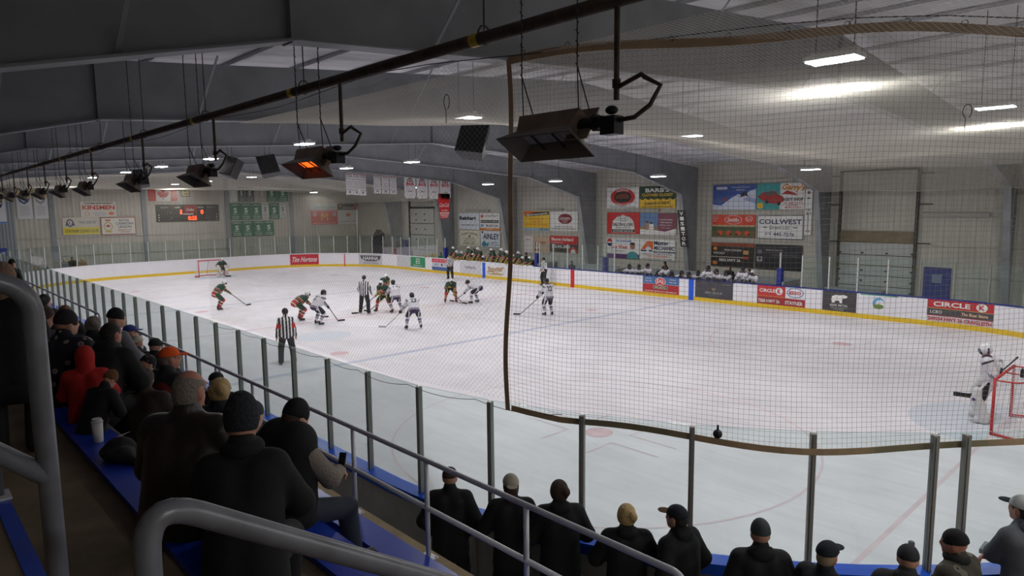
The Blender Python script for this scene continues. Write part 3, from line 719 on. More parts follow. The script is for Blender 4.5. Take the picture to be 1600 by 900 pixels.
def heater(x, glow, lab):
    """ceramic radiant heater: flared hood, burner box, gas valve, two hanging chains, hose from the drop pipe. x = drop pipe"""
    cx, cy, cz = x-.53, py-.1, 5.52; o = empty('radiant_heater', (cx, cy, cz), 0, lab, 'heater', None)
    a = R(32)
    def T(u, v, n): return (cx+u, cy+v*math.cos(a)-n*math.sin(a), cz-v*math.sin(a)-n*math.cos(a))   # n points out of the mouth
    f = lambda L: [T(*q) for q in L]
    b = MB(); hl, hw, bl, bw, d = .36, .145, .25, .075, .10
    o4 = f([(-hl, -hw, d), (hl, -hw, d), (hl, hw, d), (-hl, hw, d)]); i4 = f([(-bl, -bw, 0), (bl, -bw, 0), (bl, bw, 0), (-bl, bw, 0)])
    o5 = f([(-hl-.008, -hw-.008, d-.004), (hl+.008, -hw-.008, d-.004), (hl+.008, hw+.008, d-.004), (-hl-.008, hw+.008, d-.004)]); i5 = f([(-bl-.008, -bw-.008, -.01), (bl+.008, -bw-.008, -.01), (bl+.008, bw+.008, -.01), (-bl-.008, bw+.008, -.01)])
    b.add(o4+i4+o5+i5, [(k, (k+1) % 4, 4+(k+1) % 4, 4+k) for k in range(4)]+[(8+(k+1) % 4, 8+k, 12+k, 12+(k+1) % 4) for k in range(4)]+[(k, 8+k, 8+(k+1) % 4, (k+1) % 4) for k in range(4)])
    b.build('hood', M_hood, o)
    b = MB(); P = f([(-bl-.01, -bw-.01, -.005), (bl+.01, -bw-.01, -.005), (bl+.01, bw+.01, -.005), (-bl-.01, bw+.01, -.005), (-bl-.03, -bw-.03, -.13), (bl+.06, -bw-.03, -.13), (bl+.06, bw+.01, -.13), (-bl-.03, bw+.01, -.13)])
    b.add(P, [(4, 5, 6, 7), (0, 1, 5, 4), (1, 2, 6, 5), (2, 3, 7, 6), (3, 0, 4, 7)]); 
    P = f([(bl+.01, -bw-.09, -.17), (bl+.02, -bw-.09, -.17), (bl+.02, bw+.05, .03), (bl+.01, bw+.05, .03)])
    b.bar(T(bl+.03, 0, -.2), T(bl+.03, 0, .05), .2, .008, side=(1, 0, 0)); b.build('burner_box', M_heater, o)
    b = MB()
    for k in range(4):
        u0 = -bl+.01+k*(2*bl-.02)/4; b.add(f([(u0, -bw+.012, .004), (u0+(2*bl-.04)/4, -bw+.012, .004), (u0+(2*bl-.04)/4, bw-.012, .004), (u0, bw-.012, .004)]), [(0, 1, 2, 3)])
    b.build('ceramic_plate', M_glow if glow else M_cer, o)['label'] = 'glowing orange ceramic plate' if glow else 'pale cold ceramic plate'
    b = MB()
    for u in (-.1, .1): b.bar(T(u, -bw-.02, .035), T(u, bw+.02, .035), .012, .012)
    b.build('guard_bar', M_dark, o)
    b = MB(); g = T(bl+.1, 0, -.07); b.tube([T(bl+.02, 0, -.07), T(bl+.2, 0, -.07)], [.045, .03], 10); b.ell(T(bl+.2, 0, -.07), (.05, .05, .045), 6); b.tube([T(bl+.14, 0, -.07), T(bl+.17, 0, -.07)], .058, 10)
    b.box(g[0]+.13, g[1]-.05, g[2]-.09, g[0]+.25, g[1]+.05, g[2]+.03); b.ell((g[0]+.19, g[1], g[2]+.07), (.045, .045, .03), 6); b.build('gas_valve', M_dark, o)
    e = (g[0]+.25, g[1], g[2]); dp = (x, py, 5.80)
    b = MB(); b.tube([e, (e[0]+.1, e[1]+.03, e[2]+.01), (e[0]+.2, e[1]+.06, e[2]+.08), (e[0]+.25, e[1]+.1, e[2]+.2), (x+.22, py, 5.84), (x+.2, py, 5.86), (x+.1, py, 5.83), dp], .016, 8); b.build('gas_hose', M_pipe, o, smooth=True)
    for u in (-bl-.02, bl+.02):
        top = (cx+u, cy, cz+.45); b = MB()
        L = [T(u-.0, -.07, -.14), T(u+.03, .06, -.14)]
        for q in L: b.tube([top, q], .006, 4)
        hi = (cx+u, cy, roof_z(cy)+.012)
        b.tube([top, hi], .006, 4); n = 26
        for k in range(n):
            t = k/n; p = Vector(top).lerp(Vector(hi), t); s = .014; b.bar(p+Vector((s*(k % 2), s*((k+1) % 2), -.016)), p+Vector((-s*(k % 2), -s*((k+1) % 2), .016)), .006, .006)
        b.build('hanging_chain', M_wire, o)
hl_ = ['large unlit radiant heater hanging nearest the viewer', 'radiant heater glowing orange, second along the gas pipe', 'unlit radiant heater right after the glowing one', 'unlit radiant heater fourth along the gas pipe, by a speaker', 'unlit radiant heater fifth along the gas pipe', 'unlit radiant heater sixth along the gas pipe', 'unlit radiant heater seventh along the gas pipe', 'unlit radiant heater eighth along the gas pipe', 'unlit radiant heater second to last along the gas pipe', 'smallest farthest unlit radiant heater on the gas pipe']
for i, x in enumerate(HX): heater(x, i == 1, hl_[i])

# ------------------------------------------------------------------ speakers
M_spk = mat('speaker_box', (44, 44, 47), .6); M_grille = mat('speaker_grille', (24, 24, 26), .8, bump=.5, bscale=200)
def speaker(x, y, z, w, h, yaw, tilt, roll, lab):
    o = empty('loudspeaker', (x, y, z), 0, lab, 'speaker'); Mx = Matrix.Rotation(yaw, 3, 'Z') @ Matrix.Rotation(tilt, 3, 'X') @ Matrix.Rotation(roll, 3, 'Y'); d = w*.6
    def put(bb, nm, m):
        bb.v = [tuple(Vector((x, y, z))+Mx @ Vector(v)) for v in bb.v]; bb.build(nm, m, o)
    b = MB(); b.prism([(-w/2, -d*.3), (w/2, -d*.3), (w*.36, d*.7), (-w*.36, d*.7)], -h/2, h/2); put(b, 'cabinet', M_spk)
    b = MB(); b.box(-w/2+.02, -d*.3-.02, -h/2+.02, w/2-.02, -d*.3, h/2-.02); 
    for k in range(8): zz = -h/2+.06+k*(h-.12)/7; b.box(-w/2+.03, -d*.3-.025, zz-.008, w/2-.03, -d*.3-.018, zz+.008)
    put(b, 'grille', M_grille)
    for q in (-.2, .2): b = MB(); b.tube([(x+q, y, z+h/2-.1), (x+q, y, roof_z(y)+.012)], .01, 5); b.build('hanging_cable', M_wire, o)
speaker(12.2, -5.05, 7.0, .86, 1.0, R(35), R(-25), R(8), 'large black loudspeaker hanging behind the diamond net')
speaker(2.0, -8.3, 6.58, .68, .72, R(20), R(-22), R(12), 'black loudspeaker tilted left, of the hanging pair')
speaker(3.2, -7.4, 6.60, .68, .72, R(75), R(-22), R(-12), 'black loudspeaker tilted right, of the hanging pair')
speaker(-5.3, -9.4, 6.42, .6, .75, R(60), R(-18), R(-10), 'grey loudspeaker hanging beside a heater over the far ice')
for (x, y, z), lab in (((13.5, -10.3, 7.6), 'small white twin spotlight on the second frame'), ((21.1, -5.6, 7.9), 'small white twin spotlight under the roof top centre'), ((6.0, 11.6, 6.9), 'small white camera fitting on the frame over the visiting bench')):
    b = MB()
    for s in (-1, 1): b.tube([(x, y+s*.12, z), (x+.1, y+s*.15, z-.1)], [.05, .07], 8)
    b.box(x-.05, y-.16, z, x+.05, y+.16, z+.06); b.tube([(x, y, z), (x, y, min(z+.4, roof_z(y)-.1))], .012, 5); tag(b.build('spotlight', M_lampbody), lab, 'light')
# ------------------------------------------------------------------ signs, banners, board advertisements
def cm(rgb, rough=.5):
    return mat('paint_%d_%d_%d' % rgb, rgb, rough)
WHT, BLK, RED, GRN, YEL, BLU, GRY, NVY, ORG, MAR = (228, 228, 224), (26, 26, 28), (196, 44, 42), (34, 118, 76), (232, 190, 50), (60, 104, 176), (84, 84, 88), (28, 36, 84), (222, 104, 40), (132, 30, 44)
def sign(name, lab, cat, fmap, w, h, bg, items, group=None, thick=.03, seg=1, outline=None, letters='lettering'):
    def mp(u, v, n): return fmap(u, v, n)
    b = MB(mp)
    if outline: b.prism([(x*w, y*h) for x, y in outline], -thick, 0)
    else:
        for i in range(seg): b.box(-w/2+w*i/seg, -h/2, -thick, -w/2+w*(i+1)/seg, h/2, 0)
    o = b.build(name, cm(bg) if not hasattr(bg, 'name') else bg); tag(o, lab, cat, group)
    for kind, nm in (('art', 'artwork'), ('txt', letters)):
        b = MB(mp); ms = []; z = .003 if kind == 'art' else .012
        for it in items:
            if (it[0] == 't') != (kind == 'txt'): continue
            c = it[-1] if it[0] != 't' else it[6]
            mm = cm(c) if isinstance(c, tuple) else c
            if mm not in ms: ms.append(mm)
            k = ms.index(mm); z += .0006
            if it[0] == 'r':
                _, cx, cy, ww, hh, _c = it; x0, x1 = (cx-ww/2)*w, (cx+ww/2)*w; ns = seg if ww > .3 else 1
                for i in range(ns):
                    a0, a1 = x0+(x1-x0)*i/ns, x0+(x1-x0)*(i+1)/ns; b.add([(a0, (cy-hh/2)*h, z), (a1, (cy-hh/2)*h, z), (a1, (cy+hh/2)*h, z), (a0, (cy+hh/2)*h, z)], [(0, 1, 2, 3)], k)
            elif it[0] == 'e': b.disc((it[1]*w, it[2]*h), it[3]*w, it[4]*h, 28, k, z)
            elif it[0] == 'p' and seg > 1:
                L = [(x*w, y*h) for x, y in it[1]]; x0, x1 = min(q[0] for q in L), max(q[0] for q in L); ns = max(1, int((x1-x0)/.3))
                for i in range(ns):
                    c = L
                    for sgn, lim in ((1, x0+(x1-x0)*i/ns), (-1, x0+(x1-x0)*(i+1)/ns)):
                        o_ = []
                        for q, p2 in zip(c, c[1:]+c[:1]):
                            a_, b_ = sgn*(q[0]-lim) >= -1e-9, sgn*(p2[0]-lim) >= -1e-9
                            if a_: o_.append(q)
                            if a_ != b_ and abs(p2[0]-q[0]) > 1e-9: t_ = (lim-q[0])/(p2[0]-q[0]); o_.append((lim, q[1]+(p2[1]-q[1])*t_))
                        c = o_
                        if len(c) < 3: break
                    if len(c) >= 3: b.add([(x, y, z) for x, y in c], [tuple(range(len(c)))], k)
            elif it[0] == 'p': b.add([(x*w, y*h, z) for x, y in it[1]], [tuple(range(len(it[1])))], k)
            elif it[0] == 't':
                op = it[7] if len(it) > 7 else {}
                put_text(b, it[1], it[2]*w, it[3]*h, it[4]*w, it[5]*h, k, z, **op)
        if ms: b.build(nm, ms, o)
    return o
def wallN(x0, x1, z0, z1, y=YN-.08):
    cx, cz = (x0+x1)/2, (z0+z1)/2; return (lambda u, v, n: (cx+u, y-n, cz+v)), x1-x0, z1-z0
def wallW(y0, y1, z0, z1, x=XW+.085):
    cy, cz = (y0+y1)/2, (z0+z1)/2; return (lambda u, v, n: (x+n, cy+u, cz+v)), y1-y0, z1-z0
def boardad(s0, s1, z0=.2, z1=1.1):
    sm, zm_ = (s0+s1)/2, (z0+z1)/2
    def f(u, v, n): a = loop(sm-u, -n-.004); return (a[0], a[1], zm_+v)
    return f, abs(s1-s0), z1-z0
def N(name, lab, r, bg, items, **k): f, w, h = wallN(*r); return sign(name, lab, 'sign', f, w, h, bg, items, **k)
def Wt(name, lab, r, bg, items, cat='sign', **k): f, w, h = wallW(*r); return sign(name, lab, cat, f, w, h, bg, items, **k)
def A(lab, r, bg, items, **k):
    f, w, h = boardad(74.9+r[0], 74.9+r[1], *r[2:]); return sign('board_advertisement', lab, 'sign', f, w, h, bg, items, thick=.002, seg=6, **k)
bd = {'bold': .03}
N('wall_sign', 'white wall sign with red and black oval, top left of six behind the bench', (-.5, 2.05, 4.83, 6.15), WHT, [('e', 0, .03, .38, .42, RED), ('e', 0, .03, .27, .27, BLK), ('r', 0, .03, .3, .12, (150, 40, 36)), ('p', [(-.2, .1), (-.12, .2), (.12, .2), (.2, .1), (.2, -.05), (-.2, -.05)], (120, 60, 44)), ('t', 'CLEARVIEW', 0, .32, .38, .11, WHT, {'arc': .12}), ('t', 'CUSTOM & COLLISION', 0, -.27, .52, .1, WHT, {'arc': -.16}), ('t', 'DOWNTOWN STAYNER', 0, -.45, .8, .05, GRY)])
N('wall_sign', 'green and yellow clothes shop sign with white capital name', (2.1, 4.73, 4.82, 6.14), YEL, [('r', 0, .22, 1, .56, (26, 62, 40)), ('e', -.42, -.06, .05, .05, (26, 62, 40)), ('e', -.25, -.06, .05, .05, (26, 62, 40)), ('e', -.08, -.06, .05, .05, (26, 62, 40)), ('e', .09, -.06, .05, .05, (26, 62, 40)), ('e', .26, -.06, .05, .05, (26, 62, 40)), ('e', .43, -.06, .05, .05, (26, 62, 40)), ('t', "BARB'S", 0, .33, .66, .2, WHT, bd), ('t', 'CLOTHES CLOSET', 0, .11, .86, .13, YEL, bd), ('t', 'Fashions for all Seasons!', 0, -.25, .7, .16, BLK, {'shear': .4, 'rot': .05}), ('t', 'DOWNTOWN STAYNER AND ALLISTON', 0, -.44, .85, .07, BLK)])
N('wall_sign', 'red sign with white barn-shaped plate, middle left behind the visiting bench', (-.48, 2.14, 3.2, 4.55), RED, [('p', [(-.36, -.44), (.36, -.44), (.31, .1), (.2, .28), (0, .4), (-.2, .28), (-.31, .1)], WHT), ('e', 0, .22, .17, .14, BLK), ('e', 0, .22, .155, .12, WHT), ('r', 0, -.36, .7, .13, BLK), ('t', 'RE/LOWE', 0, .22, .2, .1, BLK), ('t', 'DALTON R. LOWE', 0, -.06, .6, .16, BLK, bd), ('t', 'REAL ESTATE', 0, -.21, .4, .07, BLK), ('t', 'STAYNER 428-2638', 0, -.36, .6, .08, WHT)])
N('wall_sign', 'wine and blue sign with a couple seen from behind on a beach', (2.17, 4.81, 3.2, 4.52), (128, 66, 84), [('r', -.25, .12, .5, .76, (96, 132, 176)), ('r', -.25, -.22, .5, .2, (150, 128, 92)), ('p', [(-.5, -.5), (.5, -.5), (.5, -.2), (.2, -.36), (-.1, -.3), (-.5, -.26)], WHT), ('e', -.3, .08, .035, .06, (92, 60, 44)), ('p', [(-.36, .03), (-.25, .03), (-.26, -.3), (-.34, -.3)], (170, 130, 104)), ('e', -.18, .04, .03, .05, (60, 40, 34)), ('p', [(-.24, -.01), (-.12, -.01), (-.11, -.27), (-.25, -.27)], WHT), ('t', 'Comfortable', .22, .2, .36, .07, WHT), ('t', 'retirement', .22, .07, .34, .07, WHT), ('t', 'living near', .22, -.06, .32, .07, WHT), ('t', 'the bay', .22, -.19, .24, .07, WHT)])
N('wall_sign', 'white and purple agent sign with a man in a teal shirt and a balloon', (-.47, 2.12, 1.62, 2.9), WHT, [('r', 0, -.4, 1, .22, (92, 52, 108)), ('e', -.41, .28, .085, .2, NVY), ('e', -.41, .36, .07, .1, RED), ('r', -.41, .28, .15, .06, WHT), ('p', [(.12, -.5), (.16, -.22), (.3, -.12), (.44, -.22), (.48, -.5)], (66, 150, 150)), ('e', .3, .12, .075, .16, (150, 104, 84)), ('e', .3, .24, .075, .07, (44, 34, 30)), ('t', '705-428-4500', .02, .36, .5, .1, BLU, bd), ('t', 'Lee West', -.1, .07, .5, .17, RED, {'bold': .03, 'shear': .2}), ('t', 'SALES REPRESENTATIVE', -.15, -.14, .4, .06, NVY)])
N('wall_sign', 'white mechanic sign with big orange letter A, lower right behind the visiting bench', (2.15, 4.76, 1.64, 2.88), WHT, [('p', [(-.46, 0), (-.28, .42), (-.12, .42), (-.1, 0), (-.2, 0), (-.21, .3), (-.34, 0)], ORG), ('e', -.24, .2, .045, .07, (190, 140, 120)), ('p', [(-.34, -.04), (-.3, .1), (-.18, .1), (-.14, -.04)], (216, 224, 236)), ('r', -.38, -.06, .16, .08, NVY), ('r', -.18, -.06, .1, .08, NVY), ('r', .2, -.11, .6, .08, NVY), ('t', 'Master', .12, .34, .42, .2, NVY, bd), ('t', 'MECHANIC', .2, .09, .56, .2, NVY, bd), ('t', 'COMPLETE CAR CARE', .2, -.11, .54, .045, WHT), ('t', 'COMPLETE AUTOMOTIVE REPAIR', 0, -.22, .86, .06, NVY), ('t', '705-428-3393', 0, -.33, .6, .11, ORG), ('t', 'HIGHWAY 26 EAST STAYNER', 0, -.45, .86, .05, NVY)])
N('wall_sign', 'blue and white sign with a skier jumping off a snow slope', (7.21, 9.81, 4.72, 6.1), (52, 84, 156), [('p', [(-.5, -.5), (.5, -.5), (.5, .3), (.36, .24), (.22, .0), (.1, .12), (-.08, -.06), (-.3, -.34), (-.5, -.3)], (206, 214, 232)), ('p', [(.2, -.1), (.5, -.28), (.5, -.1), (.34, .0)], (150, 164, 200)), ('p', [(-.5, -.12), (-.4, .02), (-.28, -.06), (-.16, .03), (-.1, -.1), (-.3, -.3), (-.5, -.26)], (70, 96, 156)), ('p', [(.18, .14), (.26, .22), (.3, .12), (.34, -.02), (.26, .06), (.14, -.04)], BLK), ('e', -.22, -.1, .03, .06, RED), ('r', -.29, .36, .25, .1, WHT), ('t', 'BLUE PEAKS', -.29, .36, .2, .05, BLU), ('t', 'Ski through and Discover', .15, .38, .42, .06, WHT), ('t', 'tomorrow', .15, .28, .2, .05, WHT)])
N('wall_sign', 'teal and white body shop sign with red classic car drawing', (9.85, 12.46, 4.71, 6.1), WHT, [('r', -.25, 0, .5, 1, (58, 156, 156)), ('p', [(-.48, .0), (-.36, .16), (-.12, .2), (-.04, .06), (.06, .0), (.08, -.18), (-.02, -.3), (-.3, -.24), (-.42, -.1)], (168, 44, 40)), ('p', [(-.34, .06), (-.3, .14), (-.14, .16), (-.1, .06)], (70, 100, 104)), ('e', -.28, -.2, .04, .08, BLK), ('e', -.02, -.28, .035, .07, BLK), ('e', -.42, -.35, .07, .12, YEL), ('p', [(.02, .06), (.14, .22), (.3, .12), (.36, .02), (.1, .08)], (168, 44, 40)), ('t', "Gerry's", .27, .3, .46, .3, (214, 140, 30), {'bold': .04, 'shear': .3, 'rot': -.06}), ('t', 'BODY SHOP', .27, -.12, .42, .12, BLK, bd), ('t', '201 BEECH ST.', .27, -.26, .4, .08, RED), ('t', 'STAYNER', .27, -.34, .2, .05, BLK), ('t', '428-2525', .27, -.42, .34, .08, RED)])
N('wall_sign', 'red farm machinery sign with orange tractors in a field', (7.2, 9.82, 3.16, 4.42), (214, 66, 34), [('r', 0, -.15, 1, .26, (64, 84, 52)), ('r', 0, -.36, 1, .28, (98, 88, 44)), ('r', 0, .01, 1, .08, (180, 160, 120))]+[('e', x, -.3, .06, .11, (216, 74, 30)) for x in (-.3, -.1, .12, .32)]+[('e', x, -.36, .025, .05, BLK) for x in (-.34, -.06, .08, .36)]+[('e', 0, .28, .2, .2, WHT), ('e', 0, .28, .19, .185, (214, 66, 34)), ('e', .36, .33, .08, .12, WHT), ('e', .36, .33, .07, .1, (214, 66, 34)), ('t', 'Smiths', 0, .28, .28, .2, WHT, {'shear': .3, 'bold': .02}), ('t', 'LG', .36, .33, .08, .1, WHT), ('t', 'STAYNER', -.42, .42, .14, .05, WHT), ('t', '705-428', -.42, .33, .14, .05, WHT), ('t', 'FARM', -.44, .22, .08, .05, WHT)])
N('wall_sign', 'white sign with bold dark blue grain company name', (9.95, 12.46, 3.14, 4.4), WHT, [('r', 0, .49, 1, .02, NVY), ('r', 0, -.49, 1, .02, NVY), ('r', -.495, 0, .01, 1, NVY), ('r', .495, 0, .01, 1, NVY), ('r', -.33, -.01, .1, .035, BLK), ('r', .33, -.01, .1, .035, BLK), ('t', 'COLLWEST', 0, .23, .93, .21, NVY, {'bold': .02}), ('t', 'Grain Ltd.', 0, -.01, .46, .16, GRY, {'shear': .3, 'bold': 0}), ('t', '(519)', -.25, -.3, .13, .13, NVY), ('t', '445-7276', .09, -.3, .46, .15, NVY)])
N('wall_sign', 'black and orange sign with burger pictures behind the coaches', (7.18, 9.79, 1.5, 2.85), (36, 30, 28), [('r', 0, .42, 1, .12, (160, 72, 36)), ('r', -.1, -.1, .8, .03, (180, 170, 160)), ('e', -.4, .25, .05, .07, (214, 130, 40)), ('r', .32, .12, .12, .16, (200, 150, 90)), ('r', .32, -.1, .12, .1, (190, 60, 40)), ('e', -.4, -.35, .06, .08, (200, 120, 40)), ('t', 'GRILL HOUSE', 0, .42, .7, .07, (40, 20, 16)), ('t', 'OPEN DAILY', -.3, .06, .28, .08, WHT), ('t', 'FRESH BURGERS', .02, .2, .4, .07, WHT), ('t', '5822 HWY 26', -.05, -.22, .5, .11, WHT, bd)])
N('wall_sign', 'dark grey sign with small white portrait squares behind the bench end', (9.87, 12.45, 1.5, 2.84), (40, 40, 44), [('r', -.4, .2, .1, .16, (110, 110, 120)), ('r', -.4, -.1, .12, .2, (170, 170, 176)), ('e', -.4, -.08, .035, .07, (70, 60, 56)), ('r', .15, .1, .6, .2, (54, 54, 60)), ('t', 'Sales & Service', -.08, .28, .36, .07, (190, 190, 190)), ('t', 'your local team', .14, .08, .5, .06, (120, 120, 126))])
N('wall_sign', 'yellow sports shop sign with orange corner and pale blue bottom strip', (-8.3, -5.72, 3.26, 4.64), YEL, [('r', 0, -.44, 1, .12, (140, 180, 205)), ('p', [(-.5, .5), (-.08, .5), (-.1, .42), (-.5, .26)], ORG), ('p', [(-.44, .22), (.48, .32), (.5, .48), (-.06, .46), (-.42, .3)], BLK), ('t', 'Sportsmania', .03, .34, .84, .14, WHT, {'bold': .03, 'shear': .3, 'rot': .06}), ('t', 'SKATES & HOCKEY', 0, .1, .6, .07, ORG), ('t', 'TEAM WEAR', 0, -.04, .4, .07, ORG), ('t', 'SKATE SHARPENING  CUSTOM CRESTS', 0, -.2, .9, .07, ORG), ('t', '428-2272', .3, -.43, .34, .09, NVY)])
N('wall_sign', 'white sign with dark red oval and looping white name', (-5.65, -3.04, 3.28, 4.6), WHT, [('e', .06, .13, .25, .27, MAR), ('t', 'Lafontaine', .06, .17, .38, .16, WHT, {'shear': .3}), ('t', 'Country', .06, .04, .22, .06, WHT), ('t', 'Store', .06, -.04, .12, .06, WHT), ('t', 'FRESH MEATS AND PRODUCE', 0, -.28, .66, .06, GRY), ('t', '705-428-6262 LOCAL DELIVERY', 0, -.4, .86, .06, GRY)])
N('wall_sign', 'photo sign with a white panel and a blurred cream kitchen picture', (-8.25, -5.7, 1.62, 2.85), (196, 170, 146), [('r', -.33, 0, .34, 1, (222, 218, 214)), ('e', .0, .0, .05, .2, (90, 60, 50)), ('r', .0, -.3, .16, .1, (80, 52, 44)), ('e', .25, .1, .12, .1, (176, 120, 96)), ('t', 'Homes', -.35, .3, .2, .1, (170, 60, 70))])
N('wall_sign', 'red and black agent sign with white name and phone number', (-5.64, -3.03, 1.75, 2.92), RED, [('r', 0, -.25, 1, .5, (40, 36, 38)), ('p', [(.2, -.5), (.2, -.3), (.34, -.1), (.48, -.3), (.48, -.5)], RED), ('p', [(.26, -.5), (.26, -.36), (.34, -.24), (.42, -.36), (.42, -.5)], WHT), ('t', 'Sharon Holland', -.05, .3, .8, .2, WHT, bd), ('t', 'SALES REPRESENTATIVE', -.25, .1, .45, .06, WHT), ('t', '705.441.3000', -.1, -.14, .66, .19, WHT, bd)])
N('wall_sign', 'white sign with brushy black name, first pair past the home bench', (-15.95, -13.4, 3.2, 4.5), (214, 220, 228), [('t', 'Reinhart', -.06, .2, .82, .24, BLK, {'bold': .04}), ('t', 'www.reinhartfoods.com', 0, -.22, .8, .08, NVY)])
N('wall_sign', 'white sign with black middle bar and orange bottom bar', (-13.32, -10.98, 3.15, 4.5), WHT, [('r', 0, .02, .9, .16, BLK), ('r', 0, -.43, 1, .14, (216, 130, 60)), ('r', -.38, -.22, .16, .16, (120, 170, 210)), ('e', -.38, .32, .07, .09, (200, 90, 70)), ('t', 'A1 INSULATION LTD.', .08, .34, .7, .08, GRY), ('t', 'HEATING & PLUMBING', 0, .02, .82, .07, WHT), ('t', '705-429-1234', .1, -.22, .6, .13, NVY), ('t', 'STAYNER', 0, -.43, .3, .07, WHT)])
N('wall_sign', 'cream sign with arched lettering over a small tree', (-15.9, -13.35, 1.86, 3.12), (216, 210, 190), [('e', 0, .12, .05, .09, (70, 72, 62)), ('e', 0, .12, .03, .05, (150, 150, 130)), ('r', 0, -.38, .8, .02, GRY), ('t', 'COUNTRY FURNITURE', 0, .2, .8, .1, (70, 70, 62), {'arc': .3}), ('t', 'HANDCRAFTED', 0, -.04, .5, .07, (70, 70, 62)), ('t', 'QUALITY PIECES', 0, -.2, .6, .07, (70, 70, 62)), ('t', '428-3100', 0, -.32, .5, .08, (70, 70, 62))])
N('wall_sign', 'white sign with tall dark blue serif name over teal shapes', (-13.28, -10.95, 1.86, 3.12), (212, 220, 226), [('p', [(-.44, -.3), (-.3, -.1), (-.2, -.28), (-.05, -.2), (-.1, -.45), (-.4, -.48)], (70, 130, 150)), ('p', [(-.46, .46), (-.34, .46), (-.38, .3)], NVY), ('t', 'AINLEY', .05, .16, .8, .36, NVY, {'bold': .02}), ('t', 'GROUP', .2, -.22, .3, .08, NVY), ('t', 'CONSULTING ENGINEERS', .2, -.36, .5, .05, GRY)])
# VISITOR board on the frame column, strip of period sheets beside it
xc = 6.02
def vmap(u, v, n): t = 0; return (6.16-.02+u, 15.27-n+(4.6-(3.6+v))*.0, 3.6+v)
f = lambda u, v, n: (6.16+.0+u, (15.15+(5.62-(3.65+v))*.2046)-.03-n, 3.65+v)
sign('column_sign', 'tall black VISITOR board with white letters down a column', 'sign', f, .5, 2.1, (24, 24, 26), [('t', c, 0, .41-.137*i, .5, .1, WHT, bd) for i, c in enumerate('VISITOR')])
N('score_strip', 'narrow white strip with black figures beside the grain company sign', (12.5, 12.86, 3.4, 5.75), WHT, [('e', 0, .42, .2, .03, (120, 40, 50)), ('r', 0, .3, .4, .03, BLK), ('r', 0, -.2, .1, .4, GRY), ('t', '10', 0, .05, .6, .05, BLK), ('t', '21', 0, -.03, .7, .05, BLK), ('t', 'III', 0, -.42, .5, .04, BLK)])
# west (far end) wall
LEAF = [(0, .5), (.09, .33), (.19, .38), (.15, .12), (.3, .25), (.33, .17), (.48, .19), (.43, .05), (.48, 0), (.26, -.2), (.28, -.28), (.03, -.24), (.03, -.45), (-.03, -.45), (-.03, -.24), (-.28, -.28), (-.26, -.2), (-.48, 0), (-.43, .05), (-.48, .19), (-.33, .17), (-.3, .25), (-.15, .12), (-.19, .38), (-.09, .33)]
def leaf(cx, cy, sx, sy, c):
    # fan from the leaf's middle keeps the concave outline clean
    out = []
    L = [(cx+x*sx, cy+y*sy) for x, y in LEAF]
    for i in range(len(L)): out.append(('p', [(cx, cy), L[i], L[(i+1) % len(L)]], c))
    return out
Wt('national_flag', 'red and white maple leaf flag on the far end wall', (-1.95, .23, 5.72, 6.85), (214, 210, 204), [('r', -.375, 0, .25, 1, (186, 40, 44)), ('r', .375, 0, .25, 1, (186, 40, 44))]+leaf(0, 0, .44, .84, (186, 40, 44)), cat='flag')
Wt('framed_picture', 'small dark-framed gold picture beside the flag', (.5, 1.2, 6.08, 7.0), (52, 50, 40), [('r', 0, 0, .84, .88, (200, 188, 140)), ('e', 0, .15, .2, .22, (150, 130, 70)), ('r', .1, -.25, .4, .07, (90, 80, 50))], cat='picture')
Wt('line_chart', 'pale ruled sheet with faint lines next to the framed picture', (1.62, 2.85, 5.66, 7.0), (176, 166, 156), [('r', 0, .42-.1*i, .9, .01, (130, 120, 114)) for i in range(9)]+[('r', -.03, 0, .01, .95, (130, 120, 114))], cat='poster')
M_led = mat('led_red', (255, 60, 20), .5, emit=(255, 66, 24), estr=3.5)
Wt('scoreboard', 'dark scoreboard with glowing red clock reading 0:25', (-1.49, 3.47, 4.04, 5.43), (50, 48, 46), [('r', .04, .22, .2, .46, (150, 28, 34)), ('r', -.005, -.06, .17, .06, (200, 196, 196))]+[('e', x, y, .008, .03, WHT) for x in (-.46, .46) for y in (-.1, -.25, -.4)]+[('e', x, y, .008, .03, (150, 150, 150)) for x in (-.27, .28) for y in (.04, -.3)]+[('t', 'HOME', -.17, .33, .08, .07, WHT), ('t', 'VISITOR', .2, .33, .1, .07, WHT), ('t', 'PENALTY', -.37, .33, .12, .07, (170, 170, 170)), ('t', 'PENALTY', .37, .33, .12, .07, (170, 170, 170)), ('t', 'Coke', .03, .2, .12, .16, WHT, {'shear': .3}), ('t', '1', -.115, .06, .025, .26, M_led, {'bold': .03}), ('t', '0', .22, .06, .045, .26, M_led, {'bold': .03}), ('t', '0:25', .06, -.3, .14, .25, M_led, {'bold': .03})], cat='scoreboard')
Wt('wall_sign', 'white service club sign with big red KINSMEN lettering', (-6.7, -4.3, 4.52, 5.7), (214, 206, 196), [('t', 'STAYNER AND DISTRICT', 0, .38, .8, .1, (50, 60, 50), bd), ('t', 'KINSMEN', 0, .12, .9, .28, (200, 50, 40), bd), ('t', 'Serving the Communitys', .02, -.24, .36, .07, BLU), ('t', 'Greatest Need', .02, -.36, .3, .06, BLU)]+leaf(.34, -.28, .18, .3, ORG)+[('e', -.33, -.28, .07, .12, (214, 120, 100)), ('e', -.33, -.28, .05, .09, (214, 206, 196))])
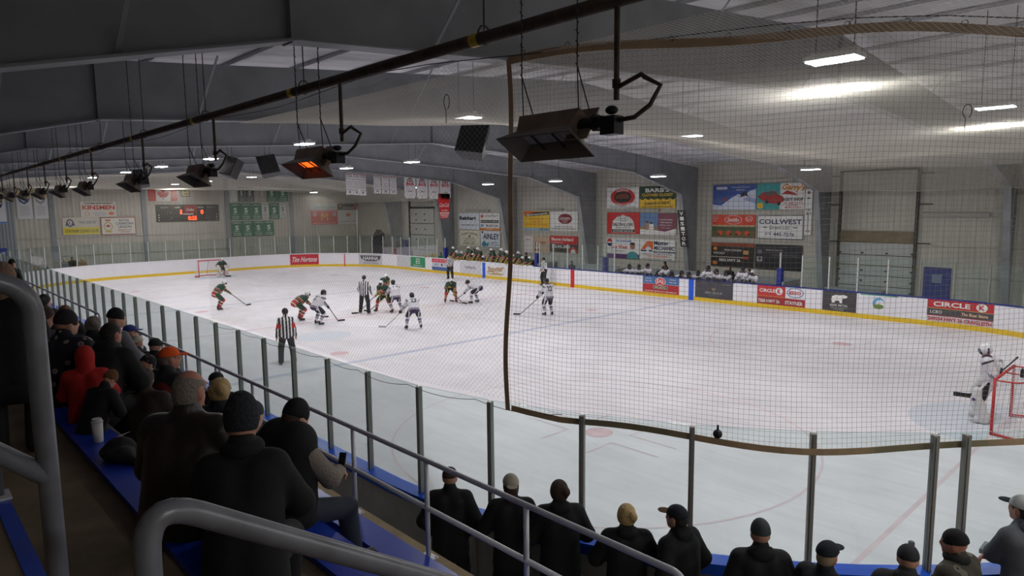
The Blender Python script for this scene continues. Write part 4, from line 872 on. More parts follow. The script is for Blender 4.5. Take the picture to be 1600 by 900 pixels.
Wt('wall_sign', 'white and yellow club sign with a round blue-grey crest', (-7.94, -5.53, 3.2, 4.5), (204, 198, 184), [('r', 0, -.27, 1, .42, (216, 196, 70)), ('r', 0, -.485, 1, .03, (214, 210, 196)), ('e', -.3, .2, .1, .22, (84, 84, 104)), ('e', -.3, .2, .07, .15, (200, 196, 190)), ('p', [(-.43, .02), (-.38, .3), (-.34, .1)], (84, 84, 104)), ('p', [(-.17, .02), (-.22, .3), (-.26, .1)], (84, 84, 104)), ('t', 'L', -.3, .2, .05, .16, NVY), ('t', '"WE SERVE"', .17, .22, .5, .16, (110, 110, 140)), ('t', 'STAYNER LIONS CLUB', 0, -.27, .9, .17, (96, 92, 60))])
Wt('wall_sign', 'red-framed white veterans sign with a gold crest and red leaf', (-5.44, -3.04, 3.14, 4.48), (176, 54, 54), [('r', 0, 0, .96, .93, (218, 214, 204)), ('e', -.3, -.02, .13, .26, (190, 168, 84)), ('e', -.3, -.02, .1, .2, (218, 214, 204)), ('p', [(-.36, .28), (-.38, .4), (-.3, .36), (-.22, .4), (-.24, .28)], (190, 100, 60)), ('r', -.3, -.32, .2, .08, (190, 168, 84)), ('t', 'ROYAL', .18, .32, .3, .14, NVY), ('t', 'CANADIAN', .18, .14, .5, .14, NVY), ('t', 'LEGION', .18, -.05, .38, .14, NVY), ('t', 'BRANCH 457', .18, -.24, .4, .09, RED), ('t', 'STAYNER', .18, -.36, .28, .06, NVY)]+leaf(-.3, 0, .14, .22, (190, 44, 44)))
def champ(y0, y1, z0, z1, col, dark, lab):
    ink = (226, 230, 226) if col != (204, 206, 204) else (50, 60, 56)
    Wt('hanging_banner', lab, (y0, y1, z0, z1), col, [('t', 'CHAMPIONS', 0, .4, .8, .07, ink), ('t', 'S', 0, .08, .34, .3, ink, bd), ('t', '2012', 0, -.15, .4, .08, ink), ('t', 'STAYNER', 0, -.3, .7, .07, ink), ('t', 'ONTARIO', 0, -.41, .7, .06, ink)], cat='banner', group=None, thick=.01)
GB = (44, 112, 78); WB = (204, 206, 204)
r1 = [(4.46, 5.12, (206, 208, 204), 'white banner with olive and blue lettering, first of the top banner row'), (5.2, 5.78, (70, 92, 74), 'grey-green banner, second of the top banner row'), (5.84, 6.6, (76, 84, 82), 'dark grey framed banner in the top banner row'), (7.05, 7.62, (170, 160, 140), 'beige banner in the top banner row'), (7.72, 8.7, GB, 'green banner, second to last of the top banner row'), (8.74, 9.75, GB, 'green banner at the right end of the top banner row')]
for i, (a, c, col, lab) in enumerate(r1): champ(a, c, 5.66, 6.95, col, 0, lab)
r2 = [(4.43, 5.32, GB), (5.36, 6.26, GB), (6.3, 7.2, GB), (7.24, 7.84, WB), (7.92, 8.84, GB), (8.9, 9.48, WB)]
nm2 = ['first', 'second', 'third', 'fourth (narrow white)', 'fifth', 'last (narrow white)']
for i, (a, c, col) in enumerate(r2): champ(a, c, 4.06 if col == GB else 4.25, 5.52, col, 0, '%s of the middle row of %s banners on the far end wall' % (nm2[i].split(' ')[0], 'green' if col == GB else 'green and white'))
for i, (a, c) in enumerate(((4.46, 5.4), (5.43, 6.34), (6.37, 7.3), (7.33, 8.26))): champ(a, c, 2.62, 3.94, GB, 0, '%s green banner in the bottom banner row on the far end wall' % ['first', 'second', 'third', 'fourth'][i])
Wt('wall_sign', 'white golf club style sign with teal ring above the red restaurant sign', (11.98, 14.67, 4.86, 5.46), (204, 208, 206), [('e', -.36, 0, .07, .3, (60, 110, 110)), ('e', -.36, 0, .055, .24, (204, 208, 206)), ('t', 'GOLF COURSE AT', .12, .25, .5, .14, GRY), ('t', 'HIGHLANDS', .12, -.1, .7, .34, (70, 90, 92))])
def arch(cx): return [('t', 'M', cx, .02, .26, .52, (238, 184, 44), {'bold': .0})]
Wt('wall_sign', 'red restaurant sign with a yellow arched letter M', (11.94, 14.68, 3.48, 4.84), (200, 52, 46), [('e', -.36, .2, .08, .15, (206, 180, 176)), ('e', .38, .2, .08, .15, (206, 180, 176))]+arch(0)+[('t', 'ATOM AND TYKE PROGRAM', 0, .42, .9, .06, WHT), ('t', 'PROUD TO SUPPORT LOCAL HOCKEY', 0, -.42, .9, .07, WHT)])
Wt('wall_sign', 'plain white sign with small orange-red diamond logo', (14.74, 17.0-.02, 3.45, 4.78), (208, 208, 204), [('p', [(-.12, .18), (-.06, .34), (0, .26), (.06, .34), (.12, .18), (.06, .02), (0, .1), (-.06, .02)], (206, 84, 50)), ('t', 'SIXTH STREET PUBLIC HOUSE', -.05, -.3, .78, .07, GRY)])
Wt('wall_sign', 'thin dark strip sign with small food pictures above the white sign', (14.72, 16.9, 4.85, 5.42), (66, 52, 44), [('r', .05, .25, .5, .35, (30, 26, 26)), ('e', -.38, .1, .06, .2, (200, 130, 40)), ('e', .38, .2, .06, .2, (150, 120, 110)), ('t', 'DINER AND GRILL', .05, -.2, .6, .2, WHT)])
for i, (y0, y1, c1) in enumerate(((-10.62, -9.7, (60, 80, 120)), (-9.6, -8.75, (150, 150, 150)), )):
    Wt('tall_banner', ['tall cream and white banner with dark round crest, by the far wall corner', 'tall cream and white banner with pale crest, beside the corner banner'][i], (y0, y1, 4.45, 6.95), (206, 206, 206), [('r', 0, .3, 1, .4, (206, 190, 140)), ('e', 0, .38, .3, .09, c1), ('e', 0, .38, .2, .06, (214, 210, 190)), ('p', [(-.4, .12), (0, -.02), (.4, .12), (.3, .0), (0, -.08), (-.3, .0)], c1)]+[('r', 0, -.14-.04*k, .6, .012, (150, 152, 156)) for k in range(7)], cat='banner', thick=.01)
for i in range(2):
    y0 = -12.6-1.3*i; f, w, h = wallW(y0, y0+1.15, 4.2, 6.3, x=-30.385)
    sign('tall_banner', ['tall white banner with dark blue knot design on the grey corner block', 'tall white banner with blue stripe at the picture edge on the grey corner block'][i], 'banner', f, w, h, (200, 202, 208), [('r', 0, .36, 1, .28, (206, 190, 140)), ('e', 0, .38, .3, .1, NVY), ('e', 0, .38, .16, .05, WHT), ('p', [(-.4, .18), (0, .0), (.4, .18), (.3, .02), (0, -.06), (-.3, .02)], NVY), ('r', 0, -.47, 1, .05, BLU)], thick=.01)
# hanging pennants over the ice
def pennant(y0, z1, w, h, x, lab, art, outline=None, bg=(214, 212, 212)):
    f = lambda u, v, n: (x+n, y0+w/2+u, z1-h/2+v)
    o = sign('hanging_banner', lab, 'banner', f, w, h, bg, art, thick=.012, outline=outline)
    for yy in (y0+.03, y0+w-.03): b = MB(); b.tube([(x, yy, z1-.02), (x, yy, max(z1+.05, flange_z(yy)+.03))], .005, 4); b.build('hanging_wire', M_wire, o)
RB = (196, 44, 52)
for i in range(4):
    y0 = 7.05+i*.96
    pennant(y0, 7.0+.0-.02*i-.18*0-.09*i*0+.0-.0+(.12-.06*i)*0, .88, 1.42, -9.2, ['first', 'second', 'third', 'last'][i]+' white pennant with red and black shield, of the four hanging together', [('e', 0, .27, .26, .17, BLK), ('e', 0, .27, .2, .12, (210, 206, 206)), ('r', 0, .16, .66, .1, RB), ('p', [(-.3, .1), (-.18, .16), (-.3, .04)], RB), ('p', [(.3, .1), (.18, .16), (.3, .04)], RB), ('t', 'M', 0, .3, .2, .1, RB, bd), ('t', 'CHAMPS', 0, .16, .5, .05, WHT), ('t', '1997', 0, -.17, .4, .06, BLK), ('t', 'OHA', 0, -.37, .14, .04, GRY)], outline=[(-.5, .5), (-.5, -.4), (-.32, -.5), (0, -.5+.02), (.32, -.5), (.5, -.4), (.5, .5)][::-1])
sheet = [('r', 0, .22, .96, .015, BLK), ('r', 0, -.28, .96, .015, BLK), ('r', 0, .45, .9, .04, (150, 60, 60))]+[('r', 0, .12-.05*k, .8, .012, (150, 150, 152)) for k in range(7)]+[('t', 'STAYNER', 0, .35, .8, .08, GRY), ('t', '10', 0, -.38, .3, .1, BLK, bd)]
nn = ['first', 'second', 'third', 'fourth', 'fifth', 'sixth']
for i, (y0, w_) in enumerate(((2.85, .46), (3.33, .42), (3.77, .44), (4.78, .5), (5.36, .52), (5.95, .5))):
    pennant(y0, 7.12-.02*i, w_, 1.3 if i < 3 else 1.15, -9.2, '%s white score sheet banner hanging over the ice, counted from the far wall side' % nn[i], sheet)
pennant(9.75, 5.92, 1.0, 1.68, -9.2, 'red drink banner with white script, tapering, under the white pennants', [('r', 0, -.28, .8, .04, WHT), ('r', 0, -.36, .7, .03, WHT), ('t', 'ENJOY', 0, .3, .5, .08, (150, 20, 24)), ('t', 'Coca-Cola', 0, .05, .8, .18, (236, 220, 220), {'shear': .3}), ('t', 'GO TEAM', 0, -.18, .5, .07, WHT), ('t', 'STAYNER', 0, -.44, .6, .06, WHT)], outline=[(-.5, .5), (-.5, .3), (-.32, -.5), (.32, -.5), (.5, .3), (.5, .5)][::-1], bg=(200, 26, 30))

# boards
A('red coffee shop board ad with white script at the far end', (49.38, 47.01), (196, 36, 54), [('t', 'Tim Hortons', 0, 0, .88, .5, WHT, {'shear': .3, 'bold': .02})])
A('pale board ad with a dark winged name badge', (43.4, 40.9), (196, 196, 200), [('p', [(-.45, .35), (.45, .35), (.38, .0), (.2, -.18), (-.2, -.18), (-.38, 0)], (70, 72, 80)), ('t', 'HANNA', 0, .1, .66, .34, (214, 214, 214), bd), ('t', 'MOTORS STAYNER', 0, -.36, .6, .1, (110, 112, 130))])
A('blank light grey board panel left of the green ad', (38.9, 36.95), (204, 204, 206), [('r', 0, 0, .98, .98, (200, 200, 203))])
A('green board ad with a white outlined square', (36.94, 34.98, .3, 1.1), (40, 140, 92), [('r', 0, .1, .26, .5, WHT), ('r', 0, .1, .2, .4, (40, 140, 92)), ('t', 'H', 0, .1, .12, .26, WHT), ('t', 'Greenhouses', 0, -.32, .6, .14, WHT)])
A('board ad in red, white and blue stripes behind the linesman', (34.09, 31.6), (204, 206, 214), [('r', 0, .34, 1, .32, (206, 64, 84)), ('r', 0, -.34, 1, .3, (72, 100, 156)), ('t', 'CAN AM STEEL', 0, .34, .8, .14, (226, 160, 170)), ('t', 'BUILT', -.25, 0, .24, .14, (110, 120, 160)), ('e', 0, 0, .04, .1, BLK), ('t', 'TOUGH', .25, 0, .26, .14, (110, 120, 160))])
A('pale grey board ad with thin spaced capitals', (30.65, 28.29), (206, 206, 210), [('t', 'DUNTROON', 0, 0, .5, .2, (130, 130, 138))])
A('white board ad with gold brush script beside the blue line band', (27.71, 25.74), (226, 226, 230), [('p', [(-.48, -.35), (.1, -.2), (.45, -.3), (.3, -.4), (-.2, -.42)], (196, 168, 120)), ('t', 'Stayner', 0, 0, .86, .6, (178, 140, 84), {'shear': .35, 'rot': .1, 'bold': .03})])
A('blue over red ice cream restaurant board ad', (14.34, 11.99), (176, 36, 46), [('r', 0, .28, 1, .46, (70, 108, 162)), ('r', 0, .04, 1, .025, (200, 200, 200)), ('e', 0, .22, .14, .24, WHT), ('e', 0, .22, .125, .21, (206, 44, 48)), ('r', 0, -.16, .4, .2, (210, 200, 190)), ('r', 0, -.16, .38, .16, (44, 34, 34)), ('t', 'DQ', 0, .22, .17, .26, WHT, bd), ('t', 'GRILL&CHILL', 0, -.16, .34, .11, (216, 200, 160), bd), ('t', 'WASAGA', -.34, .36, .18, .07, WHT), ('t', '705-429', -.34, .2, .2, .07, WHT), ('t', 'STAYNER', .33, .36, .18, .07, WHT), ('t', '705-428', .33, .2, .2, .07, WHT), ('t', '2 LOCATIONS SERVING SOUTH GEORGIAN BAY', 0, -.4, .9, .08, WHT)])
A('dark grey board ad with a small gold mark under the visiting bench', (11.0, 8.84), (68, 68, 74), [('p', [(-.06, .1), (0, -.08), (.06, .1), (.03, .1), (0, .02), (-.03, .1)], (180, 150, 110)), ('r', -.3, .34, .2, .02, (150, 90, 90)), ('r', .33, .34, .2, .02, (150, 150, 150)), ('t', 'VINE GROUP', 0, -.18, .46, .13, (170, 170, 172)), ('t', 'MORTGAGES', 0, -.33, .3, .05, (130, 130, 132))])
A('red and white fuel station board ad with an oval logo', (7.56, 5.21), (164, 40, 50), [('r', .3, .2, .4, .6, (222, 224, 230)), ('r', -.2, .23, .6, .54, (200, 48, 56)), ('r', -.2, -.06, .6, .03, (216, 150, 60)), ('e', .3, .22, .17, .25, (30, 56, 130)), ('e', .3, .22, .155, .22, (222, 224, 230)), ('e', -.03, .24, .075, .2, WHT), ('t', 'CIRCLE', -.28, .24, .34, .18, WHT, bd), ('t', 'K', -.03, .24, .07, .24, (200, 48, 56), bd), ('t', 'ESSO', .3, .22, .24, .18, (200, 40, 50), bd), ('t', '7380 HWY 26', -.24, -.32, .46, .19, WHT, bd), ('t', 'STAYNER', .28, -.32, .36, .19, WHT, bd)])
BEAR = [(-.2, -.08), (-.2, .02), (-.24, .06), (-.22, .24), (-.1, .32), (.02, .3), (.12, .34), (.2, .3), (.22, .2), (.12, .16), (.08, .08), (.08, -.1), (.02, -.1), (.02, .04), (-.06, .02), (-.08, -.1), (-.14, -.1), (-.12, .02)]
A('dark grey board ad with a white bear outline', (4.42, 2.95), (66, 64, 68), [('p', [(-.24, .06), (-.22, .24), (-.1, .32), (.02, .3), (.1, .12), (.02, .04), (-.12, .02)], WHT), ('p', [(.0, .3), (.12, .34), (.24, .28), (.22, .2), (.1, .14), (.02, .18)], WHT), ('p', [(-.24, .1), (-.12, .1), (-.13, -.08), (-.22, -.08)], WHT), ('p', [(-.02, .1), (.08, .14), (.1, -.08), (.02, -.08)], WHT), ('t', 'BEAR METAL', 0, -.2, .52, .1, WHT), ('t', 'WELDING AND REPAIR', 0, -.33, .5, .05, (190, 190, 190)), ('t', 'STAYNER', 0, -.42, .3, .05, (190, 190, 190))])
A('white board ad with a round blue and green landscape logo, green top edge', (2.8, 1.3), (226, 226, 232), [('r', 0, .47, 1, .06, (70, 140, 110)), ('e', 0, .08, .16, .27, (96, 164, 206)), ('e', .04, .04, .12, .2, (226, 226, 232)), ('e', 0, -.08, .14, .12, (120, 140, 60)), ('p', [(-.16, .02), (.0, -.06), (.14, .0), (.1, -.16), (-.1, -.17)], (96, 130, 66))])
A('large red fuel station board ad near the goal with white capitals', (.2, -2.16), (186, 44, 52), [('r', 0, -.06, 1, .3, (74, 74, 78)), ('r', -.03, -.06, .01, .28, (200, 200, 200)), ('r', 0, .1, 1, .02, (216, 170, 90)), ('r', 0, -.37, 1, .26, (206, 200, 204)), ('e', .32, .3, .085, .18, WHT), ('t', 'CIRCLE', -.13, .3, .56, .22, WHT, bd), ('t', 'K', .32, .3, .08, .22, (186, 44, 52), bd), ('t', 'LCBO', -.36, -.06, .18, .14, WHT), ('t', 'The Beer Store', .22, -.06, .4, .14, (226, 190, 150), bd), ('t', '209554 HWY 26 CRAIGLEITH', 0, -.37, .96, .17, (186, 44, 52), bd)])
# ------------------------------------------------------------------ people
V3 = Vector
def ik(a, t, l1, l2, pole):
    a, t, pole = V3(a), V3(t), V3(pole); d = t-a; L = d.length
    if L > (l1+l2)*.998: t = a+d*((l1+l2)*.998/L); d = t-a; L = d.length
    L = max(L, abs(l1-l2)+.02); x = (l1*l1-l2*l2+L*L)/(2*L); h = math.sqrt(max(l1*l1-x*x, 0)); n = d.normalized()
    p = pole-n*pole.dot(n); p = p.normalized() if p.length > 1e-4 else V3((0, 0, 1))
    return a+n*x+p*h, t
def skel(P):
    s = P.get('H', 1.78)/1.78; J = {'s': s}
    hip = V3(P.get('hip', (0, 0, .94)))*1.0; hip = V3((hip.x, hip.y, hip.z*(s if P.get('scale_hip', True) else 1)))
    ln, sd, tw = P.get('lean', 0), P.get('side', 0), P.get('twist', 0)
    u = V3((math.sin(sd), math.sin(ln)*math.cos(sd), math.cos(ln)*math.cos(sd)))
    u = Matrix.Rotation(tw*.5, 3, 'Z') @ u
    r = Matrix.Rotation(tw, 3, 'Z') @ V3((1, 0, 0)); r = (r-u*r.dot(u)).normalized(); f = u.cross(r).normalized()
    cv = P.get('curve', .12); u2 = (u+f*cv).normalized()
    J['hip'] = hip; J['u'] = u; J['r'] = r; J['f'] = f; J['mid'] = hip+u*.22*s; J['chest'] = J['mid']+u2*.16*s; J['neck'] = J['chest']+u2*.14*s
    hy, hp, hr = P.get('hyaw', 0), P.get('hpitch', 0), P.get('hroll', 0)
    H = Matrix.Rotation(hy+tw*.0, 3, 'Z') @ Matrix.Rotation(-hp, 3, 'X') @ Matrix.Rotation(hr, 3, 'Y')
    J['H'] = H; J['head'] = J['neck']+(u2*.5+H @ V3((0, 0, .5))).normalized()*.145*s+H @ V3((0, .015, 0))
    for k, e in (('L', -1), ('R', 1)):
        sh = J['neck']-u2*.085*s+r*e*.175*s*P.get('shoulder', 1); J['sh'+k] = sh
        hand = P.get('hand'+k); hand = V3(hand) if hand is not None else sh+V3((e*.1, .08, -.52))*s
        el, wr = ik(sh, hand, .285*s, .255*s, P.get('elbow'+k, (e*.6, -1, -.4))); J['el'+k] = el; J['wr'+k] = wr
        J['hd'+k] = V3(P['hdir'+k]).normalized() if P.get('hdir'+k) else (wr-el).normalized()
        hj = hip+V3((r.x, r.y, 0)).normalized()*e*.095*s-V3((0, 0, .03*s)); J['hj'+k] = hj
        ft = V3(P.get('foot'+k, (e*.13*s, 0, .09*s))); kn, an = ik(hj, ft, .43*s, .43*s, P.get('knee'+k, (e*.25, 1, .1))); J['kn'+k] = kn; J['an'+k] = an
        a = P.get('toe'+k, e*.25); J['toe'+k] = V3((math.sin(a), math.cos(a), P.get('toez'+k, 0))).normalized()
    return J
def rot_to(d, up=(0, 0, 1)):
    z = V3(d).normalized(); x = V3(up).cross(z)
    if x.length < .05: x = V3((1, 0, 0))
    x.normalize(); y = z.cross(x); return Matrix((x, y, z)).transposed()
def attrs(V, J, fat=1.0):
    V = np.asarray(V); hip = np.array(J['hip']); u = np.array(J['u']); r = np.array(J['r']); a = (V-hip)@u/J['s']; l = (V-hip)@r/J['s']
    def seg(p, q):
        p, q = np.array(p), np.array(q); d = q-p; L = d@d; t = np.clip((V-p)@d/L, 0, 1); return np.linalg.norm(V-p-t[:, None]*d, axis=1), t
    dt, _ = seg(J['hip'], J['neck']); best = dt*.62; lim = np.zeros(len(V))
    for k in 'LR':
        for p, q, o in ((J['sh'+k], J['el'+k], 1), (J['el'+k], J['wr'+k], 2), (J['hj'+k], J['kn'+k], 3), (J['kn'+k], J['an'+k], 4)):
            d, t = seg(p, q); m = d < best; best = np.where(m, d, best); lim = np.where(m, o+t*.98, lim)
    a = np.where(lim > 0, -5, a)
    return np.stack([l, a, lim], 1)
def hand_prims(J, k, curl=.6, glove=0.0, grip=False):
    s = J['s']; w = J['wr'+k]; d = J['hd'+k]; e = -1 if k == 'L' else 1
    side = V3((e, 0, 0)); side = (side-d*side.dot(d)); side = side.normalized() if side.length > .1 else V3((0, 0, 1)); pn = d.cross(side)*e   # palm normal
    if pn.z > 0: pn = -pn
    g = glove; P = [('c', w, w+d*.045*s, .026*s+g, .032*s+g), ('e', w+d*.065*s, (.040*s+g, .022*s+g, .045*s+g), np.array(Matrix((side, pn, d)).transposed()))]
    cc = 1.5 if grip else curl
    for i, (off, ln) in enumerate(((-.030, .062), (-.010, .074), (.011, .070), (.030, .055))):
        b0 = w+d*.10*s+side*(-off)*s; a1 = cc*.8; d1 = (d*math.cos(a1)+pn*math.sin(a1)).normalized(); a2 = cc*1.7; d2 = (d*math.cos(a2)+pn*math.sin(a2)).normalized()
        m_ = b0+d1*ln*.55*s; P += [('c', b0, m_, .0095*s+g*.55, .009*s+g*.55), ('c', m_, m_+d2*ln*.5*s, .009*s+g*.55, .0075*s+g*.5)]
    t0 = w+d*.035*s-side*.028*s*1.0; t1 = t0+(d*.7-side*.7+pn*.3).normalized()*.045*s; t2 = t1+(d*.9+pn*.7).normalized()*.032*s
    P += [('c', t0, t1, .013*s+g*.5, .011*s+g*.5), ('c', t1, t2, .011*s+g*.5, .009*s+g*.5)]
    return P
def head_prims(J, detail=True):
    s = J['s']; H = J['H']; c = J['head']; M = np.array(H); o = lambda x, y, z: c+H @ V3((x, y, z))*s
    P = [('e', c+H @ V3((0, -.008, .02))*s, (.074*s, .094*s, .098*s), M), ('e', o(0, .022, -.055), (.054*s, .066*s, .062*s), M), ('c', J['neck']-J['u']*.03*s, o(0, -.015, -.05), .056*s, .05*s)]
    if detail: P += [('c', o(0, .088, .01), o(0, .108, -.022), .010*s, .014*s), ('e', o(.076, -.005, -.012), (.010*s, .02*s, .03*s), M), ('e', o(-.076, -.005, -.012), (.010*s, .02*s, .03*s), M), ('e', o(0, .082, -.052), (.024*s, .012*s, .009*s), M), ('e', o(0, .07, -.095), (.026*s, .02*s, .018*s), M), ('e', o(0, .08, .028), (.05*s, .016*s, .012*s), M)]
    return P
SKIN = {'a': mat('skin_light', (196, 146, 122), .55), 'b': mat('skin_ruddy', (182, 122, 100), .55), 'c': mat('skin_shade', (160, 112, 90), .55)}
def cloth(name, rgb, rough=.85, bump=.35, scale=9, **k): return mat(name, rgb, rough, bump=bump, bscale=scale, **k)
def person(lab, loc, face, P, outfit, skin='a', group=None, res=.02, hands=True, name='person', legs=True):
    """face: the world heading (radians about z) that the figure's own +Y looks along"""
    J = skel(P); s = J['s']; fat = P.get('fat', 1.0)
    pr = head_prims(J, res < .024)
    pr += [('c', J['hip'], J['mid'], .12*s*fat, .11*s*fat), ('c', J['mid'], J['chest'], .11*s*fat, .12*s*fat), ('c', J['neck']-J['u']*.03*s, J['shL'], .05*s, .055*s), ('c', J['neck']-J['u']*.03*s, J['shR'], .05*s, .055*s), ('c', J['chest'], J['neck'], .1*s, .05*s)]
    for k in 'LR':
        pr += [('c', J['sh'+k], J['el'+k], .05*s, .038*s), ('c', J['el'+k], J['wr'+k], .038*s, .026*s)]
        if legs: pr += [('c', J['hj'+k], J['kn'+k], .075*s, .05*s), ('c', J['kn'+k], J['an'+k], .052*s, .036*s), ('c', J['an'+k]-V3((0, 0, .02*s)), J['an'+k]-V3((0, 0, .05*s))+J['toe'+k]*.13*s, .034*s, .026*s)]
        if res >= .024 or not hands: pr += [('c', J['wr'+k], J['wr'+k]+J['hd'+k]*.1*s, .03*s, .028*s)]
    V, F = sdf_mesh(pr, res*.9, .035*s)
    if hands and res < .024:
        for k in 'LR':
            hv, hf = sdf_mesh(hand_prims(J, k, P.get('curl', .6), grip=P.get('grip', False)), .0062, .010)
            F = np.concatenate([F, hf+len(V)]); V = np.concatenate([V, hv])
    o = np_obj(name, V, F, SKIN[skin]); o.location = loc; o.rotation_euler = (0, 0, face)
    tag(o, lab, 'person', group)
    def part(nm, prims, m, k=.03, clips=(), rs=None, lab=None, at=True):
        v, f_ = sdf_mesh(prims, rs or res, k*s, clips)
        if not len(f_): return None
        q = np_obj(nm, v, f_, m, o, attrs(v, J) if at else None)
        if lab: q['label'] = lab
        return q
    if res < .018 and P.get('face', True):
        b = MB(); H = J['H']
        for e in (-1, 1):
            c = J['head']+H @ V3((e*.03, .082, .008))*s; b.ell(c, (.0105*s,)*3, 5)
        b.build('eyes', mat('eye_dark', (40, 32, 28), .3), o, local=True)
    for fn in outfit: fn(o, J, part, P)
    return o, J
# ---- garments: each returns a function adding children to the body
def jacket(m, nm='jacket', th=.03, hem=-.12, collar=True, hood=None, armth=None, vest=False, puff=0, sleeve=None, bot=1.12):
    def f(o, J, part, P):
        s = J['s']; fat = P.get('fat', 1.0); t = th*s; ta = (armth if armth is not None else th)*s; u, r = J['u'], J['r']
        sw = .095*s
        p = [('c', J['hip']+u*hem*s+r*.06*s, J['mid']+r*.05*s, .125*s*fat*bot+t*.6, .12*s*fat+t*.7), ('c', J['hip']+u*hem*s-r*.06*s, J['mid']-r*.05*s, .125*s*fat*bot+t*.6, .12*s*fat+t*.7),
             ('c', J['mid']+r*.05*s, J['chest']+r*.075*s, .12*s*fat+t*.7, .115*s+t*.8), ('c', J['mid']-r*.05*s, J['chest']-r*.075*s, .12*s*fat+t*.7, .115*s+t*.8),
             ('c', J['neck']-u*.045*s, J['shL'], .05*s+t*.8, .056*s+t*.8), ('c', J['neck']-u*.045*s, J['shR'], .05*s+t*.8, .056*s+t*.8), ('c', J['chest'], J['neck']-u*.03*s, .1*s+t*.6, .06*s+t*.5)]
        A = []
        for k in 'LR':
            A += [('c', J['sh'+k], J['el'+k], .056*s+ta, .045*s+ta), ('c', J['el'+k], J['wr'+k]-(J['wr'+k]-J['el'+k]).normalized()*.01, .045*s+ta, .034*s+ta*.8)]
        if puff:
            for i in range(6): z = J['hip']+u*(hem+.06+.11*i)*s; p.append(('c', z+r*.09*s, z-r*.09*s, .125*s*fat+t+puff*(i % 2), .125*s*fat+t+puff*(i % 2)))
        if collar: p += [('c', J['neck']-u*.01*s, J['neck']+u*.045*s-J['f']*.012*s, .072*s+t*.2, .068*s+t*.15)]
        if vest: part(nm, p, m); part('sleeves', A, sleeve, k=.02)
        else: part(nm, p+A, m)
        if hood == 'down': part('hood', [('e', J['neck']-J['f']*.085*s+u*.0, (.11*s, .06*s, .075*s), np.array(rot_to(u, J['f']))), ('c', J['neck']-J['f']*.06*s-r*.07*s+u*.03*s, J['neck']-J['f']*.06*s+r*.07*s+u*.03*s, .035*s, .035*s)], m, k=.03)
    return f
def pants(m, th=.022, length=1.0, nm='trousers', wide=1.0):
    def f(o, J, part, P):
        s = J['s']; t = th*s; fat = P.get('fat', 1)
        p = [('c', J['hjL']+J['u']*.03*s, J['hjR']+J['u']*.03*s, .098*s*fat+t*.5, .098*s*fat+t*.5), ('c', J['hip']+J['u']*.07*s, J['hip'], .118*s*fat, .12*s*fat)]
        for k in 'LR':
            kn, an = J['kn'+k], J['an'+k]
            if length >= 1: p += [('c', J['hj'+k], kn, (.086*s+t)*wide, (.060*s+t)*wide), ('c', kn, an-V3((0, 0, .01)), (.060*s+t)*wide, (.05*s+t)*wide)]
            else: p += [('c', J['hj'+k], J['hj'+k].lerp(kn, length/.55 if length < .55 else 1), (.10*s+t)*wide, (.088*s+t)*wide)]
        part(nm, p, m)
    return f
def shoes(m, sole=None, nm='shoe', big=1.0):
    def f(o, J, part, P):
        s = J['s']
        for k in 'LR':
            a = J['an'+k]; t = J['toe'+k]; z = V3((0, 0, 1))
            part(nm, [('c', a-z*.045*s-t*.03*s, a-z*.052*s+t*.16*s, .038*s*big, .034*s*big), ('c', a, a-z*.03*s, .045*s*big, .045*s*big)], m, k=.02, rs=.013, clips=[((0, 0, -1), -(a.z-.088*s))], at=False)
    return f
def beanie(m, nm='beanie', band=None, pom=None, tall=0.02, low=.0):
    def f(o, J, part, P):
        s = J['s']; H = J['H']; c = J['head']; n = H @ V3((0, .18, 1)); n.normalize()
        q = c+H @ V3((0, -.008, .03))*s
        part(nm, [('e', q, (.089*s, .108*s, (.108+tall)*s), np.array(H))], m, clips=[(tuple(-n), -(n.dot(c)+(.008-low)*s))], rs=.012, at=False)
        k = [('e', c+H @ V3((0, -.008+.0, .018-low))*s, (.095*s, .113*s, .03*s), np.array(H))]
        if band: part('cuff', k, band, rs=.011, at=False)
        if pom: part('pompom', [('e', c+H @ V3((0, -.02, .16+tall))*s, (.035*s,)*3)], pom, rs=.012, at=False)
    return f
def cap(m, brim=None, back=False, nm='cap'):
    def f(o, J, part, P):
        s = J['s']; H = J['H']; c = J['head']; e = -1 if back else 1
        n = (H @ V3((0, -.05, 1))).normalized()
        part(nm, [('e', c+H @ V3((0, -.010, .032))*s, (.094*s, .114*s, .108*s), np.array(H))], m, clips=[(tuple(-n), -(n.dot(c)+.035*s))], rs=.01, at=False)
        part('brim', [('e', c+H @ V3((0, e*.135, .042))*s, (.064*s, .07*s, .010*s), np.array(H))], brim or m, rs=.0075, at=False)
    return f
